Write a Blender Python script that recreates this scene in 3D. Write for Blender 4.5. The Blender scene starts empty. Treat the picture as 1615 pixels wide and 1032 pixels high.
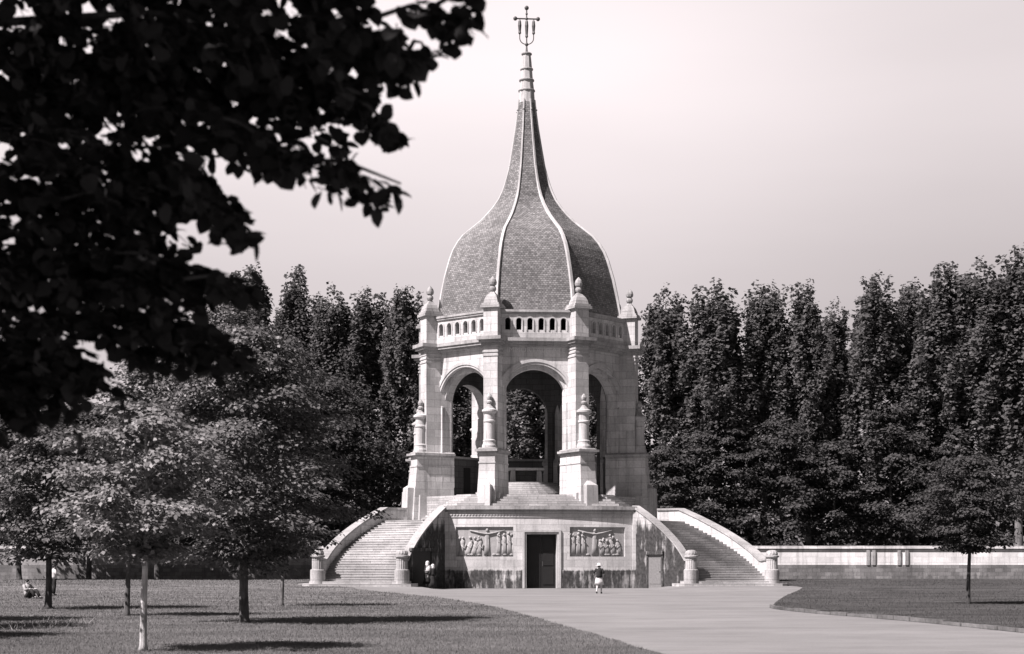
import bpy, bmesh, math, random
import numpy as np
from mathutils import Vector, Matrix
from mathutils.geometry import tessellate_polygon, delaunay_2d_cdt
R = math.radians
scn = bpy.context.scene
COL = scn.collection

# ------------------------------------------------------------------ camera
F, HY, CH = 2500.0, 887.0, 1.7            # focal length and horizon row in photo pixels, eye height
cd = bpy.data.cameras.new('camera')
cam = bpy.data.objects.new('camera', cd); COL.objects.link(cam)
cam.location = (0, 0, CH); cam.rotation_euler = (R(90), 0, 0)
cd.sensor_width = 36; cd.lens = 36 * F / 1615; cd.shift_y = (HY - 516) / 1615
cd.clip_start = 0.1; cd.clip_end = 6000
cd.dof.use_dof = True; cd.dof.focus_distance = 100; cd.dof.aperture_fstop = 2.9
scn.camera = cam

# ------------------------------------------------------------------ light
SUN_AZ = R(53.5)                          # from straight behind the camera, towards the left
SUN_EL = R(50)
TINT = (1.0, 0.905, 0.92)
sdir = Vector((-math.sin(SUN_AZ) * math.cos(SUN_EL), -math.cos(SUN_AZ) * math.cos(SUN_EL), math.sin(SUN_EL)))
sl = bpy.data.lights.new('sun', 'SUN'); sun = bpy.data.objects.new('sun', sl); COL.objects.link(sun)
sl.energy = 5.0; sl.angle = R(0.53); sl.color = (1.0, 0.91, 0.915)
sun.rotation_euler = (-sdir).to_track_quat('-Z', 'Y').to_euler(); sun.location = (-40, -30, 60)

w = bpy.data.worlds.new('World'); scn.world = w; w.use_nodes = True
nt = w.node_tree; nt.nodes.clear()
N = nt.nodes.new
sky = N('ShaderNodeTexSky'); sky.sky_type = 'NISHITA'; sky.sun_disc = False
sky.sun_elevation = SUN_EL; sky.sun_rotation = math.atan2(sdir.x, sdir.y) % (2 * math.pi)
sky.dust_density = 2.0
bw = N('ShaderNodeRGBToBW')
tc = N('ShaderNodeTexCoord'); sep = N('ShaderNodeSeparateXYZ')
mr = N('ShaderNodeMapRange'); mr.interpolation_type = 'SMOOTHSTEP'
for k, v in (('From Min', 0.12), ('From Max', 0.35), ('To Min', 0.60), ('To Max', 1.5)): mr.inputs[k].default_value = v   # bright hazy band above the trees
mx = N('ShaderNodeMapRange'); mx.interpolation_type = 'SMOOTHSTEP'   # thin veil is denser to the right
for k, v in (('From Min', 0.02), ('From Max', 0.30), ('To Min', 1.0), ('To Max', 0.74)): mx.inputs[k].default_value = v
mp = N('ShaderNodeMapping'); mp.inputs['Scale'].default_value = (1.2, 1.2, 6)
nz = N('ShaderNodeTexNoise'); nz.inputs['Scale'].default_value = 1.6; nz.inputs['Detail'].default_value = 4
mn = N('ShaderNodeMapRange')
for k, v in (('From Min', 0.3), ('From Max', 0.7), ('To Min', 0.95), ('To Max', 1.05)): mn.inputs[k].default_value = v
mz = N('ShaderNodeMapRange'); mz.interpolation_type = 'SMOOTHSTEP'   # deeper sky overhead
for k, v in (('From Min', 0.33), ('From Max', 0.6), ('To Min', 1.0), ('To Max', 0.18)): mz.inputs[k].default_value = v
m0 = N('ShaderNodeMath'); m0.operation = 'MULTIPLY'
m1 = N('ShaderNodeMath'); m1.operation = 'MULTIPLY'
m2 = N('ShaderNodeMath'); m2.operation = 'MULTIPLY'
m3 = N('ShaderNodeMath'); m3.operation = 'MULTIPLY'
tint = N('ShaderNodeMix'); tint.data_type = 'RGBA'; tint.blend_type = 'MULTIPLY'; tint.inputs[0].default_value = 1
tint.inputs[7].default_value = (*TINT, 1)
bg = N('ShaderNodeBackground'); bg.inputs['Strength'].default_value = 0.14
out = N('ShaderNodeOutputWorld')
L = nt.links.new
L(sky.outputs[0], bw.inputs[0]); L(tc.outputs['Generated'], sep.inputs[0]); L(sep.outputs['Z'], mr.inputs[0]); L(sep.outputs['X'], mx.inputs[0])
L(tc.outputs['Generated'], mp.inputs[0]); L(mp.outputs[0], nz.inputs['Vector']); L(nz.outputs['Fac'], mn.inputs[0])
L(sep.outputs['Z'], mz.inputs[0]); L(bw.outputs[0], m0.inputs[0]); L(mz.outputs[0], m0.inputs[1]); L(m0.outputs[0], m1.inputs[0]); L(mr.outputs[0], m1.inputs[1]); L(m1.outputs[0], m2.inputs[0]); L(mn.outputs[0], m2.inputs[1])
my = N('ShaderNodeMapRange'); my.interpolation_type = 'SMOOTHSTEP'     # sky dimmed behind the camera to weaken its fill light
for k, v in (('From Min', -0.2), ('From Max', 0.8), ('To Min', 0.28), ('To Max', 1.0)): my.inputs[k].default_value = v
m4 = N('ShaderNodeMath'); m4.operation = 'MULTIPLY'
L(sep.outputs['Y'], my.inputs[0]); L(m2.outputs[0], m4.inputs[0]); L(my.outputs[0], m4.inputs[1])
L(m4.outputs[0], m3.inputs[0]); L(mx.outputs[0], m3.inputs[1])
L(m3.outputs[0], tint.inputs[6]); L(tint.outputs[2], bg.inputs[0]); L(bg.outputs[0], out.inputs[0])

vs = scn.view_settings
scn.display_settings.display_device = 'sRGB'
vs.view_transform = 'Standard'; vs.look = 'None'; vs.exposure = 1.1; vs.gamma = 1.0; vs.use_curve_mapping = False
scn.cycles.max_bounces = 6; scn.cycles.diffuse_bounces = 3; scn.cycles.glossy_bounces = 2
scn.cycles.use_denoising = True

# ------------------------------------------------------------------ helpers
def tag(o, label=None, cat=None, group=None, kind=None):
    if label: o['label'] = label
    if cat: o['category'] = cat
    if group: o['group'] = group
    if kind: o['kind'] = kind
    return o
def empty(name, loc=(0, 0, 0), rz=0, parent=None):
    o = bpy.data.objects.new(name, None); COL.objects.link(o)
    o.location = loc; o.rotation_euler = (0, 0, rz); o.empty_display_size = 0.3; o.parent = parent
    return o
def copy_tree(o, parent=None):
    c = o.copy(); COL.objects.link(c); c.parent = parent
    for ch in o.children: copy_tree(ch, c)
    return c
def px(x, d): return (x - 807.5) / F * d
def ground_px(x, y):
    d = F * CH / (y - HY); return (px(x, d), d)

class MB:
    """collects faces, then links them as one mesh object"""
    def __init__(s): s.v = []; s.f = []; s.uv = []
    def face(s, pts, uv=None):
        n = len(s.v); s.v += [tuple(p) for p in pts]; s.f.append(tuple(range(n, n + len(pts)))); s.uv.append(uv)
    def raw(s, pts, faces, uvs=None):
        n = len(s.v); s.v += [tuple(p) for p in pts]
        for i, f in enumerate(faces):
            s.f.append(tuple(n + k for k in f)); s.uv.append(uvs[i] if uvs else None)
    def hexa(s, b, t, uvs=None):       # bottom ring, top ring
        n = len(b)
        s.raw(list(b) + list(t), [tuple(reversed(range(n))), tuple(range(n, 2 * n))] +
              [(i, (i + 1) % n, n + (i + 1) % n, n + i) for i in range(n)])
    def box(s, x0, x1, y0, y1, z0, z1, fr=None, taper=None):
        fr = fr or (lambda x, y, z: (x, y, z)); t = taper or (x0, x1, y0, y1)
        b = [fr(x0, y0, z0), fr(x1, y0, z0), fr(x1, y1, z0), fr(x0, y1, z0)]
        u = [fr(t[0], t[2], z1), fr(t[1], t[2], z1), fr(t[1], t[3], z1), fr(t[0], t[3], z1)]
        s.hexa(b, u)
    def prism(s, poly, z0, z1): s.hexa([(x, y, z0) for x, y in poly], [(x, y, z1) for x, y in poly])
    def lathe(s, prof, c=(0, 0), segs=16, fr=None, rot=0, flute=None):
        fr = fr or (lambda x, y, z: (x, y, z)); rings = []
        pts = []
        for j, (r, z) in enumerate(prof):
            for i in range(segs):
                a = rot + 2 * math.pi * i / segs
                rr = r * (flute(i, j) if flute else 1)
                pts.append(fr(c[0] + rr * math.cos(a), c[1] + rr * math.sin(a), z))
        fs = []
        for j in range(len(prof) - 1):
            for i in range(segs):
                k = (i + 1) % segs
                fs.append((j * segs + i, j * segs + k, (j + 1) * segs + k, (j + 1) * segs + i))
        fs.append(tuple(reversed(range(segs)))); fs.append(tuple(range((len(prof) - 1) * segs, len(prof) * segs)))
        s.raw(pts, fs)
    def tube(s, path, radii, segs=6, squash=None):
        P = [Vector(p) for p in path]; pts = []; prev = None
        for j, p in enumerate(P):
            d = (P[min(j + 1, len(P) - 1)] - P[max(j - 1, 0)]).normalized()
            ref = prev if prev is not None else (Vector((0, 0, 1)) if abs(d.z) < .9 else Vector((1, 0, 0)))
            a = (ref - d * ref.dot(d)).normalized(); b = d.cross(a); prev = a
            r = radii[j] if hasattr(radii, '__len__') else radii
            for i in range(segs):
                t = 2 * math.pi * i / segs
                pts.append(p + (a * math.cos(t) + b * math.sin(t)) * r)
        fs = [(j * segs + i, j * segs + (i + 1) % segs, (j + 1) * segs + (i + 1) % segs, (j + 1) * segs + i)
              for j in range(len(P) - 1) for i in range(segs)]
        fs.append(tuple(reversed(range(segs)))); fs.append(tuple(range((len(P) - 1) * segs, len(P) * segs)))
        s.raw(pts, fs)
    def ball(s, c, r, segs=10, rings=7, sc=(1, 1, 1)):
        prof = []
        for j in range(rings + 1):
            t = -math.pi / 2 + math.pi * j / rings
            prof.append((max(1e-4, r * math.cos(t)), r * math.sin(t)))
        s.lathe(prof, (0, 0), segs, lambda x, y, z: (c[0] + x * sc[0], c[1] + y * sc[1], c[2] + z * sc[2]))
    def build(s, name, mat, parent=None, smooth=False, fix=True, kind=None):
        me = bpy.data.meshes.new(name); me.from_pydata(s.v, [], s.f)
        lay = me.uv_layers.new(name='uv'); co = s.v
        me.update()
        data = np.zeros(len(me.loops) * 2, dtype=np.float32); i = 0
        for k, p in enumerate(me.polygons):
            n = p.normal; u = s.uv[k]
            if u is None:
                if abs(n.z) < .75:
                    l = math.hypot(n.x, n.y); tx, ty = -n.y / l, n.x / l
                    u = [(co[q][0] * tx + co[q][1] * ty, co[q][2]) for q in s.f[k]]
                else: u = [(co[q][0], co[q][1]) for q in s.f[k]]
            for a, b in u: data[i] = a; data[i + 1] = b; i += 2
        lay.data.foreach_set('uv', data)
        if fix:
            bm = bmesh.new(); bm.from_mesh(me)
            bmesh.ops.recalc_face_normals(bm, faces=bm.faces); bm.to_mesh(me); bm.free()
        if smooth:
            me.shade_smooth()
        me.materials.append(mat)
        o = bpy.data.objects.new(name, me); COL.objects.link(o); o.parent = parent
        if kind: o['kind'] = kind
        return o

# ------------------------------------------------------------------ materials
def mat_new(name):
    m = bpy.data.materials.new(name); m.use_nodes = True
    t = m.node_tree; b = t.nodes['Principled BSDF']
    return m, t, b
def g(v): return (v, v, v, 1)
def nn(t, typ, **kw):
    n = t.nodes.new(typ)
    for k, v in kw.items(): setattr(n, k, v)
    return n
def noise(t, vec, scale, detail=4, rough=.55):
    n = nn(t, 'ShaderNodeTexNoise'); n.inputs['Scale'].default_value = scale; n.inputs['Detail'].default_value = detail
    n.inputs['Roughness'].default_value = rough; t.links.new(vec, n.inputs['Vector']); return n.outputs['Fac']
def mapr(t, fac, a, b, c, d, smooth=False):
    n = nn(t, 'ShaderNodeMapRange')
    if smooth: n.interpolation_type = 'SMOOTHSTEP'
    for k, v in zip(('From Min', 'From Max', 'To Min', 'To Max'), (a, b, c, d)): n.inputs[k].default_value = v
    t.links.new(fac, n.inputs[0]); return n.outputs[0]
def math_(t, op, a, b):
    n = nn(t, 'ShaderNodeMath', operation=op)
    for i, x in enumerate((a, b)):
        if isinstance(x, (int, float)): n.inputs[i].default_value = x
        else: t.links.new(x, n.inputs[i])
    return n.outputs[0]
def mapping(t, vec, sc, loc=(0, 0, 0)):
    n = nn(t, 'ShaderNodeMapping'); n.inputs['Scale'].default_value = sc; n.inputs['Location'].default_value = loc
    t.links.new(vec, n.inputs[0]); return n.outputs[0]
def bump(t, b, h, s, dist=.02):
    n = nn(t, 'ShaderNodeBump'); n.inputs['Strength'].default_value = s; n.inputs['Distance'].default_value = dist
    t.links.new(h, n.inputs['Height']); t.links.new(n.outputs[0], b.inputs['Normal'])
def plain(name, v, rough=.8, spec=.2, var=.15, scale=8):
    m, t, b = mat_new(name); c = nn(t, 'ShaderNodeTexCoord')
    f = mapr(t, noise(t, c.outputs['Object'], scale), .3, .7, v * (1 - var), v * (1 + var))
    t.links.new(f, b.inputs['Base Color']); b.inputs['Roughness'].default_value = rough
    b.inputs['Specular IOR Level'].default_value = spec
    return m
def stone(name, base, bw_=.95, bh=.42, joint=.55, stain=None, mort=.018, streak=.25, blockvar=.14, bumps=.25, patch=.16):
    """ashlar: brick joints in wall coordinates, block-to-block tone, weather streaks, optional moss stain (z0, z1, strength)"""
    m, t, b = mat_new(name); c = nn(t, 'ShaderNodeTexCoord'); uv = c.outputs['UV']; ob = c.outputs['Object']
    br = nn(t, 'ShaderNodeTexBrick'); br.offset = .5
    br.inputs['Scale'].default_value = 1; br.inputs['Brick Width'].default_value = bw_; br.inputs['Row Height'].default_value = bh
    br.inputs['Mortar Size'].default_value = mort; br.inputs['Mortar Smooth'].default_value = .3; br.inputs['Bias'].default_value = 0
    br.inputs['Color1'].default_value = g(1 - blockvar); br.inputs['Color2'].default_value = g(1 + blockvar * .6); br.inputs['Mortar'].default_value = g(joint)
    t.links.new(uv, br.inputs['Vector'])
    sb = nn(t, 'ShaderNodeSeparateColor'); t.links.new(br.outputs['Color'], sb.inputs[0])
    f = math_(t, 'MULTIPLY', sb.outputs[0], base)
    f = math_(t, 'MULTIPLY', f, mapr(t, noise(t, ob, .45, 5), .3, .7, 1 - patch, 1 + patch * .6))
    f = math_(t, 'MULTIPLY', f, mapr(t, noise(t, ob, 9, 6, .7), .25, .75, 1 - patch * .8, 1 + patch * .6))
    st = noise(t, mapping(t, uv, (2.6, .22, 1)), 1.0, 5, .6)
    f = math_(t, 'MULTIPLY', f, mapr(t, st, .47, .74, 1, 1 - streak, True))
    if stain:
        z0, z1, k, dark = stain
        sp = nn(t, 'ShaderNodeSeparateXYZ'); t.links.new(ob, sp.inputs[0])
        hgt = mapr(t, sp.outputs['Z'], z0, z1, 1, 0)
        s2 = noise(t, mapping(t, uv, (2.6, .45, 1), (7, 3, 0)), 1.0, 7, .7)
        s3 = noise(t, mapping(t, uv, (.5, .5, 1), (2, 9, 0)), 1.0, 4, .6)
        amt = math_(t, 'ADD', math_(t, 'ADD', mapr(t, s2, .3, .7, -.5, .5), mapr(t, s3, .3, .7, -.3, .3)), math_(t, 'MULTIPLY', hgt, k))
        amt = mapr(t, amt, .28, .85, 0, 1, True)
        mixn = nn(t, 'ShaderNodeMix'); mixn.data_type = 'FLOAT'
        t.links.new(amt, mixn.inputs[0]); t.links.new(f, mixn.inputs[2])
        t.links.new(mapr(t, noise(t, ob, 5, 5), .3, .7, dark * .6, dark * 1.6), mixn.inputs[3])
        f = mixn.outputs[0]
    t.links.new(f, b.inputs['Base Color']); b.inputs['Roughness'].default_value = .85; b.inputs['Specular IOR Level'].default_value = .15
    hh = math_(t, 'ADD', math_(t, 'MULTIPLY', br.outputs['Fac'], -1.0), math_(t, 'MULTIPLY', noise(t, ob, 14, 6, .7), .8))
    bump(t, b, hh, bumps, .02)
    return m
M = {}
M['stone'] = stone('pale_granite', .51, bw_=1.15, bh=.52, joint=.66, blockvar=.18, patch=.26, streak=.4)
M['stone_pod'] = stone('podium_granite', .54, patch=.24, streak=.35, blockvar=.18, stain=(1.12, 1.3, .72, .05), bh=.46, bw_=1.1, joint=.72)
M['stone_wing'] = stone('mossy_granite', .45, stain=(2.5, 7.5, .86, .04), bh=.46, bw_=1.1, streak=.5)
M['stone_dirty'] = stone('weathered_granite', .36, joint=.7, streak=.45, blockvar=.2, patch=.35)
M['stone_stair'] = stone('stair_granite', .42, bw_=1.3, bh=.16, joint=.6, streak=.1, blockvar=.2, patch=.35)
M['stone_plain'] = stone('carved_granite', .50, bw_=30, bh=30, patch=.26, streak=.4)
M['stone_newel'] = stone('newel_granite', .40, bw_=30, bh=.6, patch=.4, streak=.5)
M['stone_cop'] = stone('coping_granite', .36, bw_=1.2, bh=9, patch=.4, joint=.7)
M['relief'] = stone('relief_granite', .36, bw_=30, bh=30, patch=.25, streak=.3)
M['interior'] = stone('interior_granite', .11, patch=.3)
M['wall'] = stone('enclosure_stone', .72, bw_=1.3, bh=.5, streak=.35, patch=.2, joint=.75)
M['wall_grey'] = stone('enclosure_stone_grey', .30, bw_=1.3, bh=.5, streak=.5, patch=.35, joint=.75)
M['wall_base'] = stone('enclosure_base', .21, bw_=.7, bh=.34, stain=(0, 1.2, .5, .09), blockvar=.3, patch=.4, joint=.6)
M['metal'] = plain('dark_metal', .07, .5, .4)
M['door'] = plain('dark_bronze', .014, .6, .3)
M['door_grey'] = plain('grey_door', .16, .7, .2)
M['skin'] = plain('skin', .42, .6, .3, .05)
M['white_cloth'] = plain('white_cloth', .55, .9, .1, .06)
M['dark_cloth'] = plain('dark_cloth', .03, .9, .1, .2)
M['light_cloth'] = plain('light_cloth', .3, .9, .1, .1)
M['mid_cloth'] = plain('grey_cloth', .16, .9, .1, .2)
M['hair'] = plain('dark_hair', .02, .6, .3, .2)
M['leather'] = plain('black_leather', .015, .5, .4, .1)

def mat_tiles():
    m, t, b = mat_new('stone_shingles'); c = nn(t, 'ShaderNodeTexCoord'); uv = c.outputs['UV']
    br = nn(t, 'ShaderNodeTexBrick'); br.offset = .5
    for k, v in (('Scale', 1), ('Brick Width', .21), ('Row Height', .14), ('Mortar Size', .014), ('Mortar Smooth', .2), ('Bias', -.1)): br.inputs[k].default_value = v
    br.inputs['Color1'].default_value = g(.72); br.inputs['Color2'].default_value = g(1.42); br.inputs['Mortar'].default_value = g(.45)
    wob = nn(t, 'ShaderNodeVectorMath', operation='ADD')
    nz_ = nn(t, 'ShaderNodeTexNoise'); nz_.inputs['Scale'].default_value = 2.2; t.links.new(uv, nz_.inputs['Vector'])
    sc = nn(t, 'ShaderNodeVectorMath', operation='SCALE'); sc.inputs['Scale'].default_value = .10
    t.links.new(nz_.outputs['Color'], sc.inputs[0]); t.links.new(uv, wob.inputs[0]); t.links.new(sc.outputs[0], wob.inputs[1])
    t.links.new(wob.outputs[0], br.inputs['Vector'])
    sb = nn(t, 'ShaderNodeSeparateColor'); t.links.new(br.outputs['Color'], sb.inputs[0])
    f = math_(t, 'MULTIPLY', sb.outputs[0], .17)
    f = math_(t, 'MULTIPLY', f, mapr(t, noise(t, uv, .35, 5), .3, .7, .72, 1.25))
    f = math_(t, 'MULTIPLY', f, mapr(t, noise(t, uv, 3.3, 3), .3, .7, .85, 1.15))
    t.links.new(f, b.inputs['Base Color']); b.inputs['Roughness'].default_value = .8; b.inputs['Specular IOR Level'].default_value = .2
    bump(t, b, math_(t, 'ADD', math_(t, 'MULTIPLY', br.outputs['Fac'], -1.0), noise(t, uv, 6, 3)), .6, .05)
    return m
M['tiles'] = mat_tiles()

def mat_ground():
    m, t, b = mat_new('sandy_gravel'); c = nn(t, 'ShaderNodeTexCoord'); ob = c.outputs['Object']
    f = mapr(t, noise(t, mapping(t, ob, (.12, .3, 1)), 1, 5), .3, .7, .165, .225)
    f = math_(t, 'MULTIPLY', f, mapr(t, noise(t, ob, 22, 4, .7), .25, .75, .78, 1.16))
    f = math_(t, 'MULTIPLY', f, mapr(t, noise(t, mapping(t, ob, (.4, .7, 1)), 1.0, 7, .72), .42, .72, 1, .8, True))
    t.links.new(f, b.inputs['Base Color']); b.inputs['Roughness'].default_value = .9; b.inputs['Specular IOR Level'].default_value = .1
    bump(t, b, noise(t, ob, 30, 5, .7), .5, .02)
    return m
def mat_lawn(name, v):
    m, t, b = mat_new(name); c = nn(t, 'ShaderNodeTexCoord'); ob = c.outputs['Object']
    f = mapr(t, noise(t, mapping(t, ob, (.25, .4, 1)), 1, 5), .3, .7, v * .6, v * 1.45)
    f = math_(t, 'MULTIPLY', f, mapr(t, noise(t, ob, 5, 6, .75), .25, .75, .75, 1.25))
    t.links.new(f, b.inputs['Base Color']); b.inputs['Roughness'].default_value = .95; b.inputs['Specular IOR Level'].default_value = .05
    bump(t, b, noise(t, ob, 18, 6, .8), 1, .06)
    return m
def mat_leaf(name, lo, hi, rough=.45, spec=.35, trans=.18):
    m, t, b = mat_new(name); gm = nn(t, 'ShaderNodeNewGeometry')
    f = mapr(t, gm.outputs['Random Per Island'], 0, 1, lo, hi)
    t.links.new(f, b.inputs['Base Color']); b.inputs['Roughness'].default_value = rough; b.inputs['Specular IOR Level'].default_value = spec
    if trans:
        tr = nn(t, 'ShaderNodeBsdfTranslucent'); t.links.new(f, tr.inputs['Color'])
        mxs = nn(t, 'ShaderNodeMixShader'); mxs.inputs[0].default_value = trans
        t.links.new(b.outputs[0], mxs.inputs[1]); t.links.new(tr.outputs[0], mxs.inputs[2])
        t.links.new(mxs.outputs[0], t.nodes['Material Output'].inputs['Surface'])
    return m
def mat_bark(name, v):
    m, t, b = mat_new(name); c = nn(t, 'ShaderNodeTexCoord'); ob = c.outputs['Object']
    f = mapr(t, noise(t, mapping(t, ob, (14, 14, 2.2)), 1, 6, .7), .3, .7, v * .45, v * 1.5)
    f = math_(t, 'MULTIPLY', f, mapr(t, noise(t, ob, 2.3, 3), .35, .65, .7, 1.4))
    t.links.new(f, b.inputs['Base Color']); b.inputs['Roughness'].default_value = .9; b.inputs['Specular IOR Level'].default_value = .1
    bump(t, b, noise(t, mapping(t, ob, (20, 20, 3)), 1, 5, .7), .8, .03)
    return m
M['ground'] = mat_ground()
M['lawn'] = mat_lawn('mown_turf', .135)
M['bark_light'] = mat_bark('lime_bark_pale', .40)
M['bark'] = mat_bark('lime_bark', .10)
M['bark_mid'] = mat_bark('poplar_bark', .13)
M['bark_dark'] = mat_bark('bark_dark', .06)
M['leaf_lime'] = mat_leaf('lime_leaf', .12, .25, .5, .3, .22)
M['leaf_limed'] = mat_leaf('lime_leaf_dark', .05, .125, .5, .3)
M['leaf_pop'] = mat_leaf('poplar_leaf', .085, .125, .7, .08, .35)
M['leaf_und'] = mat_leaf('understory_leaf', .05, .08, .7, .08, .3)
M['leaf_wood'] = mat_leaf('wood_leaf', .02, .045, .6, .2, .1)
M['leaf_big'] = mat_leaf('big_lime_leaf', .065, .15, .5, .3)
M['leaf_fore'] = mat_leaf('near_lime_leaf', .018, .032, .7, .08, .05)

# ------------------------------------------------------------------ ground and lawns
AX, AY, YAW = 1.054, 114.05, R(4.54)
def sm(a, b, x):
    t = min(1, max(0, (x - a) / (b - a))); return t * t * (3 - 2 * t)
def gz(x, y):
    u = (x - AX) * math.cos(YAW) + (y - AY) * math.sin(YAW)
    return .2 * sm(88, 100, y) * sm(6.6, 8.4, abs(u))
xs = sorted(set([-3000, -1200, -500, -220, -120] + list(np.arange(-75, 76, 2.5)) + list(np.arange(-11, 13.1, .6)) + [120, 220, 500, 1200, 3000]))
ys = sorted(set([-2000, -500, -120, -40] + list(np.arange(-15, 200, 3.0)) + list(np.arange(86, 104, 1.0)) + [260, 420, 900, 2000, 4500]))
gb = MB(); n = len(xs)
gb.raw([(x, y, gz(x, y)) for y in ys for x in xs],
       [(j * n + i, j * n + i + 1, (j + 1) * n + i + 1, (j + 1) * n + i) for j in range(len(ys) - 1) for i in range(n - 1)])
gb.build('ground', M['ground'], kind='structure', smooth=True)

def inside(poly, x, y):
    c = np.zeros(len(x), bool); j = len(poly) - 1
    for i in range(len(poly)):
        xi, yi = poly[i]; xj, yj = poly[j]
        if yi != yj:
            c ^= ((yi > y) != (yj > y)) & (x < (xj - xi) * (y - yi) / (yj - yi) + xi)
        j = i
    return c
def resample(poly, step, closed=True):
    o = []; n = len(poly)
    for i in range(n if closed else n - 1):
        a = Vector(poly[i]); b = Vector(poly[(i + 1) % n]); k = max(1, int((b - a).length / step))
        for q in range(k): o.append(tuple(a.lerp(b, q / k)))
    if not closed: o.append(tuple(poly[-1]))
    return o
def smooth_poly(pts, it=2):
    for _ in range(it):
        o = [pts[0]]
        for a, b in zip(pts[:-1], pts[1:]):
            o += [(a[0] * .75 + b[0] * .25, a[1] * .75 + b[1] * .25), (a[0] * .25 + b[0] * .75, a[1] * .25 + b[1] * .75)]
        pts = o + [pts[-1]]
    return pts
def sheet(name, poly, h, mat, jag=0):
    poly = resample(resample(poly, 3.0), .9) if len(poly) > 5 else resample(poly, 3.0); nb = len(poly); rj = random.Random(4)
    if jag: poly = [(a + rj.uniform(-jag, jag), b + rj.uniform(-jag, jag) * 1.6) for a, b in poly]
    pts = [Vector(p) for p in poly]
    X = [p[0] for p in poly]; Y = [p[1] for p in poly]
    gx, gy = np.meshgrid(np.arange(min(X), max(X), 3.0), np.arange(min(Y), max(Y), 3.0)); gx = gx.ravel() + .7; gy = gy.ravel() + .4
    k = inside(poly, gx, gy); pts += [Vector((a, b)) for a, b in zip(gx[k], gy[k])]
    v, e, f, *_ = delaunay_2d_cdt(pts, [(i, (i + 1) % nb) for i in range(nb)], [], 1, 1e-4)
    m = MB(); m.raw([(p.x, p.y, gz(p.x, p.y) + h) for p in v], [tuple(q) for q in f])
    for i in range(nb):
        a, b = poly[i], poly[(i + 1) % nb]
        m.face([(a[0], a[1], gz(*a) + h), (b[0], b[1], gz(*b) + h), (b[0], b[1], gz(*b) - .1), (a[0], a[1], gz(*a) - .1)])
    o = m.build(name, mat, kind='structure', fix=False); return o
edge_l = smooth_poly([ground_px(*p) for p in ((1075, 1046), (1000, 1023), (930, 1002), (860, 981), (800, 964), (730, 949.5), (640, 938), (560, 932), (500, 928.5))])
lawn_l = [(-4.0, 24.5), (3.5, 26.3)] + edge_l + [(-60, 103.5), (-60, 20), (-20, 20)]
sheet('lawn', lawn_l, .05, M['lawn'], .13)
lawn_lb = [(-60, 107), (-14.5, 107), (-15.2, 112), (-14, 139.4), (-60, 139.4)]
sheet('lawn', lawn_lb, .05, M['lawn'])
kerb_r = smooth_poly([ground_px(*p) for p in ((1218, 958), (1222, 960.5), (1280, 967.5), (1380, 975), (1480, 984), (1600, 996.5), (1700, 1007))])
tip_r = smooth_poly([ground_px(*p) for p in ((1218, 958), (1228, 948), (1248, 937), (1268, 931))])
lawn_r = kerb_r + [(40, 38), (60, 60), (60, 139.4), (18, 139.4), (17.2, 112)] + tip_r[::-1][:-1]
M['lawn_r'] = mat_lawn('dark_turf', .07)  # right lawn has a darker turf tone than the left
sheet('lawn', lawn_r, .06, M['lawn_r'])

# grass blades
rng = np.random.default_rng(5)
def blades(polys, n, dmin, dmax, h, wd, xlim):
    out_v = []
    d = dmin * (dmax / dmin) ** rng.random(n * 3); x = (rng.random(n * 3) * 1.1 - .55) * 1615 / F * d * 1.04
    k = np.zeros(len(d), bool)
    for p in polys: k |= inside(p, x, d)
    k = np.where(k)[0][:n]; x = x[k]; d = d[k]
    z = np.array([gz(a, b) for a, b in zip(x, d)]) + .05
    hh = h * (.5 + rng.random(len(x))); ang = rng.random(len(x)) * 6.283; lean = rng.normal(0, .35, (len(x), 2)) * hh[:, None]
    ww = wd * (.6 + .8 * rng.random(len(x))) * (d / 40)
    v = np.zeros((len(x), 3, 3)); c, s = np.cos(ang), np.sin(ang)
    v[:, 0] = np.stack([x - c * ww, d - s * ww, z], 1); v[:, 1] = np.stack([x + c * ww, d + s * ww, z], 1)
    v[:, 2] = np.stack([x + lean[:, 0], d + lean[:, 1], z + hh], 1)
    return v.reshape(-1, 3)
def mesh_np(name, v, k, mat, parent=None):
    """v: (n*k,3) vertices, one k-gon per row"""
    me = bpy.data.meshes.new(name); n = len(v) // k
    me.vertices.add(len(v)); me.vertices.foreach_set('co', np.ascontiguousarray(v, np.float32).ravel())
    me.loops.add(len(v)); me.loops.foreach_set('vertex_index', np.arange(len(v), dtype=np.int32))
    me.polygons.add(n); me.polygons.foreach_set('loop_start', np.arange(0, len(v), k, dtype=np.int32))
    me.update(calc_edges=True); me.validate(); me.materials.append(mat)
    o = bpy.data.objects.new(name, me); COL.objects.link(o); o.parent = parent
    return o
gv = np.concatenate([blades([lawn_l], 100000, 27, 60, .042, .006, 0), blades([lawn_l, lawn_lb], 40000, 55, 135, .06, .008, 0)])
M['blade'] = mat_leaf('grass_blade', .135, .185, .7, .1, .3)
tag(mesh_np('grass', gv, 3, M['blade']), 'short mown grass covering the left lawn beneath the limes', 'grass', kind='stuff')
gv = blades([lawn_r], 50000, 34, 135, .055, .007, 0)
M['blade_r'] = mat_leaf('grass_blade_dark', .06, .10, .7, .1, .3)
tag(mesh_np('grass', gv, 3, M['blade_r']), 'darker mown grass covering the right lawn inside the kerb', 'grass', kind='stuff')
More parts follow.
